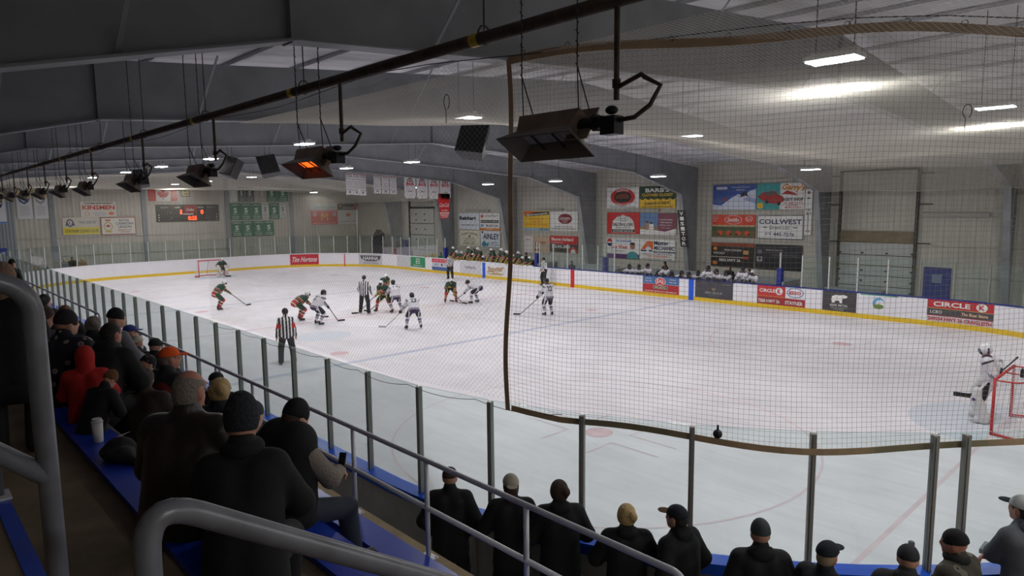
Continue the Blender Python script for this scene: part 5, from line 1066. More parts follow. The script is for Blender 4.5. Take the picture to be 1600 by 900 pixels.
def hair(m, kind='short', nm='hair'):
    def f(o, J, part, P):
        s = J['s']; H = J['H']; c = J['head']; M = np.array(H)
        n = (H @ V3((0, 1, -.75))).normalized()
        if kind == 'short': part(nm, [('e', c+H @ V3((0, -.014, .022))*s, (.081*s, .10*s, .104*s), M), ('e', c+H @ V3((0, -.05, -.03))*s, (.07*s, .06*s, .06*s), M)], m, clips=[(tuple(n), n.dot(c)+.035*s)], rs=.011, at=False)
        if kind == 'full': part(nm, [('e', c+H @ V3((0, -.012, .028))*s, (.094*s, .108*s, .104*s), M), ('e', c+H @ V3((0, -.04, -.025))*s, (.092*s, .078*s, .068*s), M)]+[('e', c+H @ V3((.07*math.sin(q*1.9), -.05+.05*math.cos(q*2.3), .03+.06*math.sin(q*3.1)))*s, (.03*s, .04*s, .035*s), M) for q in range(9)], m, clips=[(tuple(n), n.dot(c)+.04*s)], rs=.011, at=False)
        if kind == 'long': part(nm, [('e', c+H @ V3((0, -.012, .026))*s, (.088*s, .106*s, .108*s), M), ('c', c+H @ V3((0, -.05, -.03))*s, c+H @ V3((0, -.065, -.16))*s, .082*s, .06*s)], m, clips=[(tuple(n), n.dot(c)+.03*s)], rs=.012, at=False)
        if kind == 'bald': 
            n2 = (H @ V3((0, .35, 1))).normalized(); n3 = (H @ V3((0, 1, -.5))).normalized()
            part(nm, [('e', c+H @ V3((0, -.010, .016))*s, (.080*s, .101*s, .101*s), M), ('e', c+H @ V3((0, -.05, -.04))*s, (.068*s, .055*s, .05*s), M)], m, clips=[(tuple(n2), n2.dot(c)+.066*s), (tuple(n3), n3.dot(c)+.03*s)], rs=.010, at=False)
    return f
def hoodup(m, fur=None):
    def f(o, J, part, P):
        s = J['s']; H = J['H']; c = J['head']; n = (H @ V3((0, 1, .05))).normalized()
        part('raised_hood', [('e', c+H @ V3((0, -.02, .02))*s, (.108*s, .125*s, .14*s), np.array(H)), ('c', c+H @ V3((0, -.03, -.06))*s, J['neck']-J['u']*.02*s, .10*s, .11*s)], m, clips=[(tuple(n), n.dot(c)+.055*s)], rs=.014, at=False)
        if fur: part('fur_trim', [('c', c+H @ V3((math.sin(a)*.105, .05, math.cos(a)*.135))*s, c+H @ V3((math.sin(a+.4)*.105, .05, math.cos(a+.4)*.135))*s, .03*s, .03*s) for a in np.arange(-2.6, 2.6, .4)], fur, rs=.014, at=False)
    return f
def glasses():
    def f(o, J, part, P):
        s = J['s']; H = J['H']; c = J['head']; b = MB(); g = lambda x, y, z: c+H @ V3((x, y, z))*s
        for e in (-1, 1):
            b.tube([g(e*.033+.022*math.cos(a), .098, .008+.018*math.sin(a)) for a in np.linspace(0, 2*PI, 12)], .0022, 5); b.tube([g(e*.055, .098, .012), g(e*.08, .03, .01), g(e*.08, -.01, .0)], .0022, 5)
        b.build('glasses', mat('specs', (40, 40, 44), .3), o, local=True)
    return f
def scarf(m):
    def f(o, J, part, P):
        s = J['s']; n = J['neck']; part('scarf', [('c', n+J['u']*.02*s+V3((math.sin(a), math.cos(a), 0))*.07*s, n+J['u']*.02*s+V3((math.sin(a+.5), math.cos(a+.5), 0))*.07*s, .032*s, .032*s) for a in np.arange(0, 6.2, .5)], m, rs=.014, at=False)
    return f
# hockey kit
M_blk = mat('kit_black', (24, 24, 28), .6, bump=.2); M_kgrn = mat('kit_green', (34, 66, 52), .65, bump=.2)
HOME = banded('home_jersey', (30, 66, 50), [(1, -.30, .03, (178, 44, 44)), (1, -.16, -.12, (220, 210, 190)), (1, .03, .06, (222, 206, 170)), (1, .14, .18, (190, 60, 56)), (1, .22, .24, (222, 206, 170)), (2, 1.7, 1.82, (190, 54, 50)), (2, 1.86, 1.95, (222, 206, 170)), (2, 2.1, 2.3, (190, 54, 50)), (2, 2.38, 2.5, (222, 206, 170))])
AWAY = banded('away_jersey', (212, 210, 216), [(1, .50, .9, (54, 40, 70)), (1, -.3, -.07, (58, 42, 78)), (1, -.13, -.11, (205, 205, 210)), (2, 1.0, 1.12, (54, 40, 70)), (2, 2.0, 2.1, (58, 42, 78)), (2, 2.2, 2.28, (34, 30, 42))])
HSOCK = banded('home_sock', (178, 46, 46), [(2, 4.2, 4.3, (226, 214, 196)), (2, 4.36, 4.46, (34, 70, 54)), (2, 4.52, 4.6, (226, 214, 196)), (2, 4.68, 4.74, (34, 70, 54))])
ASOCK = banded('away_sock', (214, 212, 220), [(2, 4.3, 4.44, (72, 50, 96)), (2, 4.5, 4.56, (40, 34, 54)), (2, 4.62, 4.68, (72, 50, 96))])
APANT = banded('away_pants', (26, 24, 30), [(0, .175, .225, (214, 212, 220)), (0, -.225, -.175, (214, 212, 220))])
HPANT = banded('home_pants', (32, 60, 46), [(0, .15, .19, (214, 196, 90)), (0, -.19, -.15, (214, 196, 90))])
REF = banded('striped_shirt', (222, 222, 224), [(0, 0, .026, (24, 24, 26))], mod=.05)
REFA = banded('striped_shirt_armband', (222, 222, 224), [(0, 0, .026, (24, 24, 26)), (2, 1.42, 1.92, (188, 40, 38))], mod=.05)
M_holder = mat('skate_holder', (206, 206, 210), .5); M_blade = mat('skate_blade', (170, 172, 176), .25, .9)
M_hw = mat('helmet_white', (224, 224, 226), .3); M_hb = mat('helmet_black', (28, 28, 32), .3); M_visor = mat('visor_dark', (40, 42, 48), .2)
M_gy = mat('glove_home', (150, 136, 50), .7, bump=.3); M_shaft = mat('stick_shaft', (60, 58, 58), .4); M_tape = mat('stick_tape', (36, 36, 38), .8); M_shaftw = mat('stick_pale', (176, 176, 178), .4)
def kit(team, num=None, res=.024, pads=True):
    H_ = team == 'home'; jm = HOME if H_ else AWAY
    def f(o, J, part, P):
        s = J['s']; u, r = J['u'], J['r']
        p = [('c', J['hip']+u*-.07*s+r*.07*s, J['mid']+r*.07*s, .155*s, .15*s), ('c', J['hip']+u*-.07*s-r*.07*s, J['mid']-r*.07*s, .155*s, .15*s), ('c', J['mid']+r*.07*s, J['chest']+r*.09*s, .15*s, .145*s), ('c', J['mid']-r*.07*s, J['chest']-r*.09*s, .15*s, .145*s), ('c', J['shL'], J['shR'], .105*s, .105*s), ('c', J['chest'], J['neck'], .12*s, .07*s)]
        for k in 'LR': p += [('c', J['sh'+k], J['el'+k], .10*s, .078*s), ('c', J['el'+k], J['wr'+k]-(J['wr'+k]-J['el'+k]).normalized()*.03, .078*s, .062*s)]
        jo = part('jersey', p, jm, k=.04)
        part('helmet', [('e', J['head']+J['H'] @ V3((0, -.005, .035))*s, (.103*s, .127*s, .112*s), np.array(J['H'])), ('e', J['head']+J['H'] @ V3((0, -.05, -.02))*s, (.09*s, .075*s, .07*s), np.array(J['H']))], M_hw if (H_ or P.get('whitehelm')) else M_hb, rs=.02, clips=[(tuple((J['H'] @ V3((0, .55, -1))).normalized()), (J['H'] @ V3((0, .55, -1))).normalized().dot(J['head'])+.035*s)], at=False)
        part('face_cage', [('e', J['head']+J['H'] @ V3((0, .075, -.025))*s, (.07*s, .05*s, .085*s), np.array(J['H']))], M_visor, rs=.018, at=False)
        if num:
            v, ff = text_mesh(num, .03); w, h = (.24 if len(num) > 1 else .13)*s, .25*s; N_ = []
            c0 = J['hip']+u*.30*s
            dep = jo.data
            from mathutils.bvhtree import BVHTree
            co = np.zeros(len(dep.vertices)*3); dep.vertices.foreach_get('co', co); bv = BVHTree.FromPolygons([tuple(x) for x in co.reshape(-1, 3)], [tuple(q.vertices) for q in dep.polygons])
            bk = -J['f']
            for a, b_ in v:
                q = c0+r*(-a*w)*-1*1.0+u*b_*h if False else c0+r*a*w+u*b_*h
                hit = bv.ray_cast(q+bk*.6, -bk, 1.2)[0]; N_.append((hit if hit else q+bk*.17)+bk*.006)
            mb = MB(); mb.add([tuple(q) for q in N_], ff); mb.build('back_number', M_blk if not H_ else cm(WHT), o, local=True)
        if not P.get('nolegs'):
            pp = [('c', J['hjL'], J['hjR'], .125*s, .125*s)]
            for k in 'LR': pp += [('c', J['hj'+k], J['hj'+k].lerp(J['kn'+k], .88), .125*s, .105*s)]
            part('hockey_pants', pp, HPANT if H_ else APANT, k=.03)
            for k in 'LR':
                part('sock', [('c', J['kn'+k], J['an'+k], .085*s, .056*s), ('e', J['kn'+k]+V3((0, .02, 0)), (.085*s, .085*s, .09*s))], HSOCK if H_ else ASOCK, rs=.02)
            skates(o, J, part)
        for k in 'LR':
            w = J['wr'+k]; d = J['hd'+k]
            part('glove', [('c', w-d*.09*s, w, .066*s, .056*s)]+hand_prims(J, k, 1.2, glove=.018, grip=True), (M_gy if H_ else M_blk), k=.015, rs=.014, at=False)
    return f
def skates(o, J, part):
    s = J['s']
    for k in 'LR':
        a = J['an'+k]; t = J['toe'+k]; z = V3((0, 0, 1)); q = part('skate', [('c', a+z*.03*s, a-z*.03*s, .055*s, .052*s), ('c', a-z*.035*s-t*.03*s, a-z*.04*s+t*.15*s, .046*s, .040*s)], M_blk, k=.02, rs=.016, at=False)
        bx = MB(); g = a-z*.075*s; bx.bar(g-t*.07*s, g+t*.17*s, .022, .035, side=(t.y, -t.x, 0)); b2 = MB(); h = a-z*.103*s; b2.bar(h-t*.09*s, h+t*.19*s, .006, .03, side=(t.y, -t.x, 0))
        bx.build('blade_holder', M_holder, o, local=True); b2.build('skate_blade', M_blade, o, local=True)
def refkit(arm):
    def f(o, J, part, P):
        s = J['s']; jacket(REFA if arm else REF, 'striped_shirt', th=.02, hem=-.02, collar=True)(o, J, part, P)
        pants(M_blk, .028, wide=1.05)(o, J, part, P); skates(o, J, part)
        part('helmet', [('e', J['head']+J['H'] @ V3((0, -.005, .035))*s, (.098*s, .12*s, .108*s), np.array(J['H']))], M_hb, rs=.018, clips=[(tuple((J['H'] @ V3((0, .35, -1))).normalized()), (J['H'] @ V3((0, .35, -1))).normalized().dot(J['head'])+.02*s)], at=False)
    return f
def stick_pts(P):
    return P
def hockey_stick(lab, loc, face, butt, heel, bl=(0, 1, 0), pale=False, goalie=False, group=None):
    b = MB(); butt, heel = V3(butt), V3(heel); bl = V3(bl).normalized()
    b.bar(butt, heel, .021, .03, 0)
    if goalie: m_ = butt.lerp(heel, .62); b.bar(m_, heel, .085, .025, 1)
    b.bar(butt, butt.lerp(heel, .08), .026, .034, 1)
    n = 6; L = .3 if not goalie else .36; sd = bl.cross(V3((0, 0, 1)))
    pts = [heel+bl*L*i/n+sd*.04*(i/n)**2 for i in range(n+1)]; hgt = .07 if not goalie else .1
    for p, q in zip(pts, pts[1:]): 
        p0, q0 = V3((p.x, p.y, heel.z-.012)), V3((q.x, q.y, heel.z-.012)); t = sd*.006
        b.add([p0-t, p0+t, q0+t, q0-t, p0-t+V3((0, 0, hgt)), p0+t+V3((0, 0, hgt)), q0+t+V3((0, 0, hgt)), q0-t+V3((0, 0, hgt))], [(3, 2, 1, 0), (4, 5, 6, 7), (0, 1, 5, 4), (1, 2, 6, 5), (2, 3, 7, 6), (3, 0, 4, 7)], 1)
    o = b.build('hockey_stick', [M_shaftw if pale else M_shaft, M_tape if not pale else M_shaftw], local=True); o.location = loc; o.rotation_euler = (0, 0, face)
    tag(o, lab, 'hockey stick', group); return o
SK = .115   # ankle height on skates
def skater(lab, slab, xy, face, P, team, num=None, heel=None, butt=None, bl=(0, 1, 0), res=.024, pale=False):
    P = dict(P); P.setdefault('H', 1.8)
    if heel:
        h, b_ = V3(heel), V3(butt); lo = b_.lerp(h, P.get('low', .42)); up = b_.lerp(h, .03); top, bot_ = P.get('tophand', 'R'), None
        o2 = 'L' if top == 'R' else 'R'; P['hand'+top] = up+V3((0, -.02, .03)); P['hand'+o2] = lo+V3((0, -.02, .03)); d = (h-b_).normalized()
    person(lab, (xy[0], xy[1], 0), face, P, [kit(team, num)], res=res, hands=False)
    if heel: hockey_stick(slab, (xy[0], xy[1], 0), face, butt, heel, bl, pale)
# ------------------------------------------------------------------ walkway beside the boards, goals, small things
P = [(-19, -14.925), (XE, -14.925), (XE, -4.5), (28.25, -4.5)]+[loop(s, .15)[:2] for s in np.linspace(52.5, 39.3, 14)]+[(-19, -13.15)]
b = MB(); b.prism(P, -.02, .14); struct(b.build('floor', M_floor))
M_red = mat('goal_red', (190, 34, 40), .4); M_gnet = mat('goal_cord', (224, 224, 226), .8)
def goal(x, sg, lab):
    """sg: +1 when the net bag lies toward +x"""
    o = empty('hockey_goal', (x, 0, 0), 0, lab, 'goal'); r = .03
    for y in (-.915, .915): b = MB(); b.tube([(x, y, .003), (x, y, 1.22)], r, 10); b.build('goal_post', M_red, o, smooth=True)
    b = MB(); b.tube([(x, -.915, 1.22), (x, .915, 1.22)], r, 10); b.build('crossbar', M_red, o, smooth=True)
    c = [(x, -.915), (x+sg*.55, -1.05), (x+sg*.95, -.75), (x+sg*1.1, 0), (x+sg*.95, .75), (x+sg*.55, 1.05), (x, .915)]
    def sm(L, n=5):
        out = []
        for i in range(len(L)-1):
            p0, p1, p2, p3 = [V3((*L[min(max(i+k, 0), len(L)-1)], 0)) for k in (-1, 0, 1, 2)]
            for j in range(n):
                t = j/n; out.append(.5*((2*p1)+(p2-p0)*t+(2*p0-5*p1+4*p2-p3)*t*t+(3*p1-p0-3*p2+p3)*t**3))
        return out+[V3((*L[-1], 0))]
    base = sm(c); b = MB(); b.tube([(p.x, p.y, .035) for p in base], .028, 8); b.build('base_frame', M_red, o, smooth=True)
    t = [(x, -.915), (x+sg*.4, -.86), (x+sg*.52, -.5), (x+sg*.55, 0), (x+sg*.52, .5), (x+sg*.4, .86), (x, .915)]; top = sm(t)
    b = MB(); b.tube([(p.x, p.y, 1.21) for p in top], .017, 8); b.tube([(x, 0, 1.22), (x+sg*.55, 0, 1.21), (x+sg*1.1, 0, .05)], .014, 8); b.build('top_frame', M_red, o, smooth=True)
    L = []; n = len(base)
    for i in range(0, n): L.append([base[i].lerp(top[i], k/10)+V3((sg*.06*math.sin(PI*k/10)*0, 0, .04+1.17*k/10)) for k in range(11)])
    for i in range(n-1): L.append([((base[i]+base[i+1])/2).lerp((top[i]+top[i+1])/2, k/10)+V3((0, 0, .04+1.17*k/10)) for k in range(11)])
    for k in range(1, 24): L.append([base[i].lerp(top[i], k/24)+V3((0, 0, .04+1.17*k/24)) for i in range(n)])
    for k in range(1, 20): y = -.9+1.8*k/20; L.append([(x, y, 1.2), (x+sg*.5, y*.9, 1.2)])
    for k in range(1, 8): L.append([(x+sg*.5*k/8, -.88, 1.2), (x+sg*.5*k/8, .88, 1.2)])
    q = threads('netting', L, .0035, M_gnet, None, None); q.location = V3(q.location)-V3((x, 0, 0)); q.parent = o
    for k in ('label', 'category'):
        if k in q: del q[k]
goal(24.53, 1, 'red framed goal with white netting at the near end, goaltender standing at its post')
goal(-24.53, -1, 'small red framed goal at the far end of the ice')
b = MB(); b.tube([(24.9, -.35, 1.235), (24.9, -.35, 1.40)], .036, 10); b.tube([(24.9, -.35, 1.40), (24.9, -.35, 1.44)], [.03, .012], 10); tag(b.build('water_bottle', M_blk), 'dark water bottle lying on top of the near goal', 'bottle')
b = MB(); b.tube([(.3, 3.86, .002), (.3, 3.86, .027)], .04, 14); tag(b.build('puck', M_blk), 'black puck on the ice between the two crouching faceoff players', 'puck')
b = MB(); c = (24.19, -11.78, 2.58); b.ell(c, (.05, .05, .05), 8); b.tube([(c[0], c[1], c[2]+.04), (c[0], c[1], c[2]+.1)], .012, 6); tag(b.build('black_ball', M_blk), 'black ball-like knob caught in the net edge on top of the glass', 'ball')
cx, cy, cz = 21.52, -16.98, TZ[2]+.055
o = empty('travel_mug', (cx, cy, cz), 0, 'white lidded travel mug standing on the blue plank', 'mug')
b = MB(); b.tube([(cx, cy, cz), (cx, cy, cz+.01), (cx, cy, cz+.165)], [.034, .037, .042], 18); b.build('cup', cm((216, 214, 210)), o, smooth=True)
b = MB(); b.tube([(cx, cy, cz+.166), (cx, cy, cz+.178), (cx, cy, cz+.182), (cx, cy, cz+.2)], [.045, .045, .038, .036], 18); b.build('lid', cm((200, 198, 196)), o)
for (x, y, z, g), lab in (((25.62, -10.05, 1.15, 0), 'dark drink can standing on the blue cap rail beside the camouflage jacket'),):
    b = MB(); b.tube([(x, y, z), (x, y, z+.11), (x, y, z+.12)], [.033, .033, .026], 14); tag(b.build('drink_can', cm(GRY)), lab, 'can')
def heap(name, lab, c, prims, m, cat):
    V, F = sdf_mesh([(p[0],)+tuple(p[1:]) for p in prims], .014, .05); q = np_obj(name, V, F, m); q.location = c; tag(q, lab, cat); return q
M_coat = cloth('heap_black', (22, 22, 24))
heap('folded_coat', 'black coat heaped on the blue plank beside the white mug', (22.05, -16.96, TZ[2]+.055), [('e', (0, 0, .05), (.2, .12, .05)), ('e', (-.07, .03, .09), (.1, .08, .05)), ('c', (.1, .02, .05), (.26, .06, .02), .05, .03), ('c', (-.05, .08, .06), (.1, .16, -.05), .05, .04)], M_coat, 'coat')
b = MB(); x, y, z = 21.98, -16.9, TZ[2]+.19; b.add([(x-.05, y-.04, z), (x+.06, y-.03, z+.03), (x+.05, y+.05, z+.05), (x-.04, y+.04, z+.02)], [(0, 1, 2, 3), (3, 2, 1, 0)]); tag(b.build('paper_slip', cm(WHT)), 'folded white paper slip lying on the heaped black coat', 'paper')
b = MB(); b.box(26.15, -9.55, 1.15, 26.75, -9.3, 1.2); tag(b.build('ledge_tray', cm((120, 124, 132))), 'grey ledge plate on the boards in front of the grey hoodie', 'shelf')

# ------------------------------------------------------------------ who is where
def aim(xy, a=0.0): return math.atan2(-(xy[0]-CAMP[0]), xy[1]-CAMP[1])+a
D_ = R
# standing spectators at the near corner glass
K = {n: cloth('cloth_'+n, c) for n, c in dict(black=(17, 18, 20), navy=(20, 24, 34), charcoal=(38, 38, 42), brown=(44, 33, 28), grey=(96, 98, 104), jeans=(44, 52, 64), djeans=(26, 30, 38), olive=(48, 48, 36), purple=(60, 36, 66), plum=(36, 28, 34), red=(170, 26, 22), beige=(132, 122, 110), cream=(176, 166, 150), green=(36, 60, 50), teal=(40, 66, 70), orange=(236, 92, 24), white=(196, 196, 194), tan=(130, 100, 70), blue=(34, 48, 120), pink=(150, 96, 98), dkgreen=(26, 34, 32)).items()}
M_leather = mat('leather_brown', (36, 28, 24), .42, bump=.5, bscale=7); M_hbr = cloth('hair_brown', (62, 44, 32), .7, .8, 60); M_hbl = cloth('hair_blond', (186, 156, 104), .6, .8, 60); M_hgr = cloth('hair_grey', (128, 118, 108), .7, .8, 60); M_hdk = cloth('hair_dark', (30, 24, 22), .7, .8, 60)
M_fur = cloth('dark_fur', (34, 38, 44), .9, 1.0, 50); M_knit = cloth('brown_knit', (112, 76, 42), .9, 1.0, 70); M_fleece = cloth('beige_fleece', (134, 124, 112), .9, .9, 60); M_shoe = mat('shoe_black', (20, 20, 22), .5)
def patchy(name, base, c2, c3, sc_):
    m = cloth(name, base); nt = m.node_tree; b_ = nt.nodes['Principled BSDF']; tc = nt.nodes.new('ShaderNodeTexCoord'); v = nt.nodes.new('ShaderNodeTexVoronoi'); v.inputs['Scale'].default_value = sc_
    nt.links.new(tc.outputs['Object'], v.inputs['Vector']); cr = nt.nodes.new('ShaderNodeValToRGB'); cr.color_ramp.interpolation = 'CONSTANT'
    cr.color_ramp.elements[0].color = s2l(c3); cr.color_ramp.elements[1].position = .30; cr.color_ramp.elements[1].color = s2l(base)
    e = cr.color_ramp.elements.new(.13); e.color = s2l(c2); nt.links.new(v.outputs['Distance'], cr.inputs[0]); nt.links.new(cr.outputs[0], b_.inputs['Base Color']); return m
M_floral = patchy('floral_cloth', (24, 24, 36), (150, 132, 128), (110, 84, 104), 11)
M_camo = patchy('camo_cloth', (58, 54, 44), (104, 100, 88), (30, 28, 26), 7)
WF = .14
def stander(lab, head, a, outfit, H=1.88, skin='a', rest=0, yaw=0, **kw):
    """rest: 0 hands in front on the cap rail, 1 in pockets, 2 arms folded"""
    f = aim(head, a); s = H/1.78
    Pd = dict(H=H, hip=(0, 0, .96), lean=.04, hyaw=yaw, **kw)
    if rest == 0: Pd.update(handL=(-.17, .30, 1.16), handR=(.17, .30, 1.16), elbowL=(-.8, -.6, -.6), elbowR=(.8, -.6, -.6))
    if rest == 1: Pd.update(handL=(-.2, .10, .98), handR=(.2, .10, .98), elbowL=(-1, -.8, 0), elbowR=(1, -.8, 0))
    if rest == 2: Pd.update(handL=(.12, .26, 1.26), handR=(-.12, .28, 1.22), elbowL=(-1, .2, -.5), elbowR=(1, .2, -.5))
    J = skel(Pd); h = Matrix.Rotation(f, 3, 'Z') @ V3((J['head'].x, J['head'].y, 0))
    return person(lab, (head[0]-h.x, head[1]-h.y, WF-.002), f, Pd, outfit, skin, res=.0165)
sh_ = shoes(M_shoe)
stander('standing person in black coat and brown camouflage beanie, first along the glass beside the stand', (21.62, -13.42), -.1, [jacket(K['black'], th=.035, hem=-.16), pants(K['djeans']), sh_, beanie(cloth('brown_camo', (66, 48, 30)), tall=-.01)], 1.84, rest=1)
stander('standing person in black coat wearing a cream ball cap backwards', (22.30, -13.06), .1, [jacket(K['black'], th=.035, hem=-.2), pants(K['black']), sh_, hair(M_hbr, 'long'), cap(K['cream'], back=True)], 1.84, rest=0)
stander('standing person with thick brown hair and a black hooded coat', (22.86, -12.84), .15, [jacket(K['black'], th=.042, hem=-.16, hood='down'), pants(K['djeans']), sh_, hair(M_hbr, 'full')], 1.88, rest=0)
stander('standing person with short blond hair and black puffy coat', (23.66, -12.66), .1, [jacket(K['black'], th=.04, hem=-.14, hood='down'), pants(K['djeans']), sh_, hair(M_hbl, 'full')], 1.80, rest=0)
stander('standing person in black coat and dark cap with a tan brim turned left', (24.10, -12.40), .9, [jacket(K['black'], th=.04, hem=-.16, hood='down'), pants(K['black']), sh_, hair(M_hdk), cap(K['navy'], K['tan'])], 1.84, rest=1, yaw=.2)
stander('standing person in grey-green slouchy beanie and black coat', (24.90, -12.18), .25, [jacket(K['black'], th=.04, hem=-.16, hood='down'), pants(K['black']), sh_, beanie(cloth('grey_green', (58, 66, 66)), tall=.015)], 1.88, rest=1)
stander('standing person in navy cap turned right with tan ear band', (25.48, -12.02), -.55, [jacket(K['navy'], th=.036, hem=-.16), pants(K['black']), sh_, hair(cloth('tan_band', (150, 130, 104)), 'short'), cap(K['navy'])], 1.82, rest=1, skin='b')
stander('standing person in plain dark grey beanie and grey-shouldered coat', (26.02, -11.60), .0, [jacket(K['charcoal'], th=.04, hem=-.16, hood='down'), pants(K['black']), sh_, beanie(K['charcoal'], tall=-.005)], 1.84, rest=1)
stander('standing person in black beanie and camouflage jacket, face turned left in profile', (26.24, -11.02), 1.15, [jacket(M_camo, th=.042, hem=-.16), pants(K['black']), sh_, beanie(K['black'], tall=0), scarf(K['black'])], 1.86, rest=0, skin='b', yaw=.25)
stander('standing person in grey hoodie and white cap with dark brim, arms folded high', (26.56, -9.95), .95, [jacket(K['grey'], th=.038, hem=-.12, hood='down'), pants(K['djeans']), sh_, hair(M_hdk), cap(K['white'], K['navy'])], 1.96, rest=2, skin='b', yaw=.1)

# seated spectators
def sitter(lab, head, tier, a, outfit, s=1.0, skin='a', lean=.12, yaw=0, pitch=.05, tw=0, hands=None, res=.0165, knees=None, stand=False, **kw):
    H = 1.78*s; zt_ = TZ[tier-1]+.055; f = aim(head, a)
    Pd = dict(H=H, hip=(0, 0, .10), lean=lean, twist=tw, hyaw=yaw, hpitch=pitch, footL=(-.14*s, .46, -.555+.09*s), footR=(.14*s, .46, -.555+.09*s), kneeL=(-.2, .5, 1), kneeR=(.2, .5, 1), handL=(-.13*s, .36*s, .20*s), handR=(.13*s, .36*s, .20*s), elbowL=(-1, -.5, -.6), elbowR=(1, -.5, -.6))
    if tier == 1: Pd.update(footL=(-.13*s, .20, -.055+.09*s), footR=(.13*s, .20, -.055+.09*s)); 
    Pd.update(kw)
    J = skel(Pd); h = Matrix.Rotation(f, 3, 'Z') @ V3((J['head'].x, J['head'].y, 0))
    return person(lab, (head[0]-h.x, head[1]-h.y, zt_), f, Pd, outfit, skin, res=res)
jp = [pants(K['djeans']), sh_]; bp_ = [pants(K['black']), sh_]
sitter('large seated person in brown leather jacket, balding grey head seen from behind', (23.50, -16.85), 3, -0.5, [jacket(M_leather, th=.045, hem=-.12, bot=1.2), hair(M_hgr, 'bald'), glasses()]+bp_, 1.06, 'b', fat=1.15, res=.015, yaw=-.2)
sitter('seated person in black coat with dark fur hat, beside the leather jacket', (24.28, -16.84), 3, -0.15, [jacket(cloth('matte_black', (9, 10, 11)), th=.03, hem=-.14, bot=1.1), beanie(M_fur, 'fur_hat', tall=.03, low=.05), scarf(cloth('matte_black', (9, 10, 11)))]+bp_, 1.03, fat=1.0, shoulder=.82, res=.015)
o, J = sitter('seated person in black vest over beige fleece sleeves and black beanie, looking at a phone', (22.94, -15.92), 2, -.9, [jacket(K['black'], 'vest', th=.026, hem=-.10, vest=True, sleeve=M_fleece, armth=.028, puff=.004), beanie(K['black'], tall=.02), pants(K['jeans']), sh_, hair(M_hbr, 'short')], 1.04, 'a', lean=.04, pitch=.28, handL=(-.0, .43, .26), handR=(.10, .42, .27), curl=1.0, res=.013, footL=(-.28, .38, -.46), footR=(.14, .52, -.46), elbowR=(1, -.3, -.8))
Lw = o.matrix_basis if False else None
def world(o, v): return V3(o.location)+Matrix.Rotation(o.rotation_euler.z, 3, 'Z') @ V3(v)
def tagon(o, J, txts, back=True, at=(.04, .38), size=.09, m=None):
    s = J['s']; from mathutils.bvhtree import BVHTree
    jo = [c for c in o.children if c.name.startswith('vest')][0]; co = np.zeros(len(jo.data.vertices)*3); jo.data.vertices.foreach_get('co', co)
    bv = BVHTree.FromPolygons([tuple(x) for x in co.reshape(-1, 3)], [tuple(q.vertices) for q in jo.data.polygons]); bk = -J['f']; mb = MB()
    for tx, dy, w, h in txts:
        v, ff = text_mesh(tx, .03); N_ = []
        for a, b_ in v:
            q = J['hip']+J['r']*(at[0]+a*w)+J['u']*(at[1]+dy+b_*h); hit = bv.ray_cast(q+bk*.6, -bk, 1.2)[0]; N_.append(tuple((hit if hit else q+bk*.15)+bk*.004))
        mb.add(N_, ff)
    mb.build('back_logo', m or cm((200, 200, 200)), o, local=True)
tagon(o, J, [('THE', .022, .05, .017), ('NORTH', 0, .07, .017), ('FACE', -.022, .05, .017), ('D', .0, .035, .06)], at=(.125, .31))
ph = world(o, (.05, .52, .31)); b = MB(); b.bar((ph.x-.035, ph.y-.02, ph.z), (ph.x+.035, ph.y+.0, ph.z+.01), .14, .009, side=(.1, .4, .9)); tag(b.build('phone', M_blk), 'dark phone held in both hands by the seated person in the black vest', 'phone')
sitter('seated person with short blond hair and navy coat, in front of the balding head', (21.53, -15.98), 2, -0.5, [jacket(K['navy'], th=.035), hair(M_hbl, 'full'), glasses()]+bp_, .98)
sitter('seated person in grey hooded coat between the blond head and the black beanie', (22.42, -16.05), 2, -0.3, [jacket(K['charcoal'], th=.04), beanie(cloth('slate_wool', (52, 58, 62)), tall=-.005)]+bp_, .96, yaw=-.5)
sitter('seated person in black beret-like cap at the front rail, above the blond head', (19.17, -15.2), 1, -0.4, [jacket(K['black'], th=.04), beanie(K['black'], tall=-.02)]+bp_, 1.0)
sitter('seated person in bright orange cap, dark jacket with red shoulder patch', (19.80, -15.90), 2, -0.95, [jacket(patchy('dark_red_patch', (34, 38, 44), (120, 34, 30), (34, 38, 44), 2.6), th=.038), hair(M_hgr), cap(K['orange'])]+bp_, 1.0, 'b', yaw=-.4)
sitter('seated person with short dark hair and green hood lining, in the top row', (20.3, -16.56), 3, -0.55, [jacket(K['black'], th=.042, hood='down', bot=1.15), hair(M_hdk, 'short'), scarf(K['green'])]+bp_, .97, 'b', lean=.38, yaw=-.3)
sitter('seated child in a bright red hoodie with the hood up', (20.68, -16.87), 3, -0.15, [jacket(K['red'], th=.035, hem=-.1), hoodup(K['red'])]+bp_, .74, lean=.05)
sitter('small child in brown knitted hat leaning over, beside the red hoodie', (21.05, -16.76), 3, -0.9, [jacket(K['black'], th=.035), beanie(M_knit, tall=.02, low=.03), pants(K['jeans']), sh_], .60, lean=.4, pitch=.6)
sitter('seated person in floral black coat and dark purple beanie', (19.84, -16.85), 3, -0.55, [jacket(M_floral, th=.05, bot=1.2, hem=-.14), beanie(K['plum'], tall=.01, low=.02)]+bp_, 1.03, yaw=-.55)
sitter('seated person with white hair and dark coat in the middle row', (16.55, -15.97), 2, -0.6, [jacket(K['navy'], th=.04), hair(M_hgr, 'full')]+bp_, 1.0, res=.02)
sitter('seated person in dark beanie and grey jacket, face in profile to the ice', (16.75, -15.72), 2, -1.0, [jacket(K['grey'], th=.035), beanie(K['black'])]+jp, 1.1, yaw=-.5, res=.02)
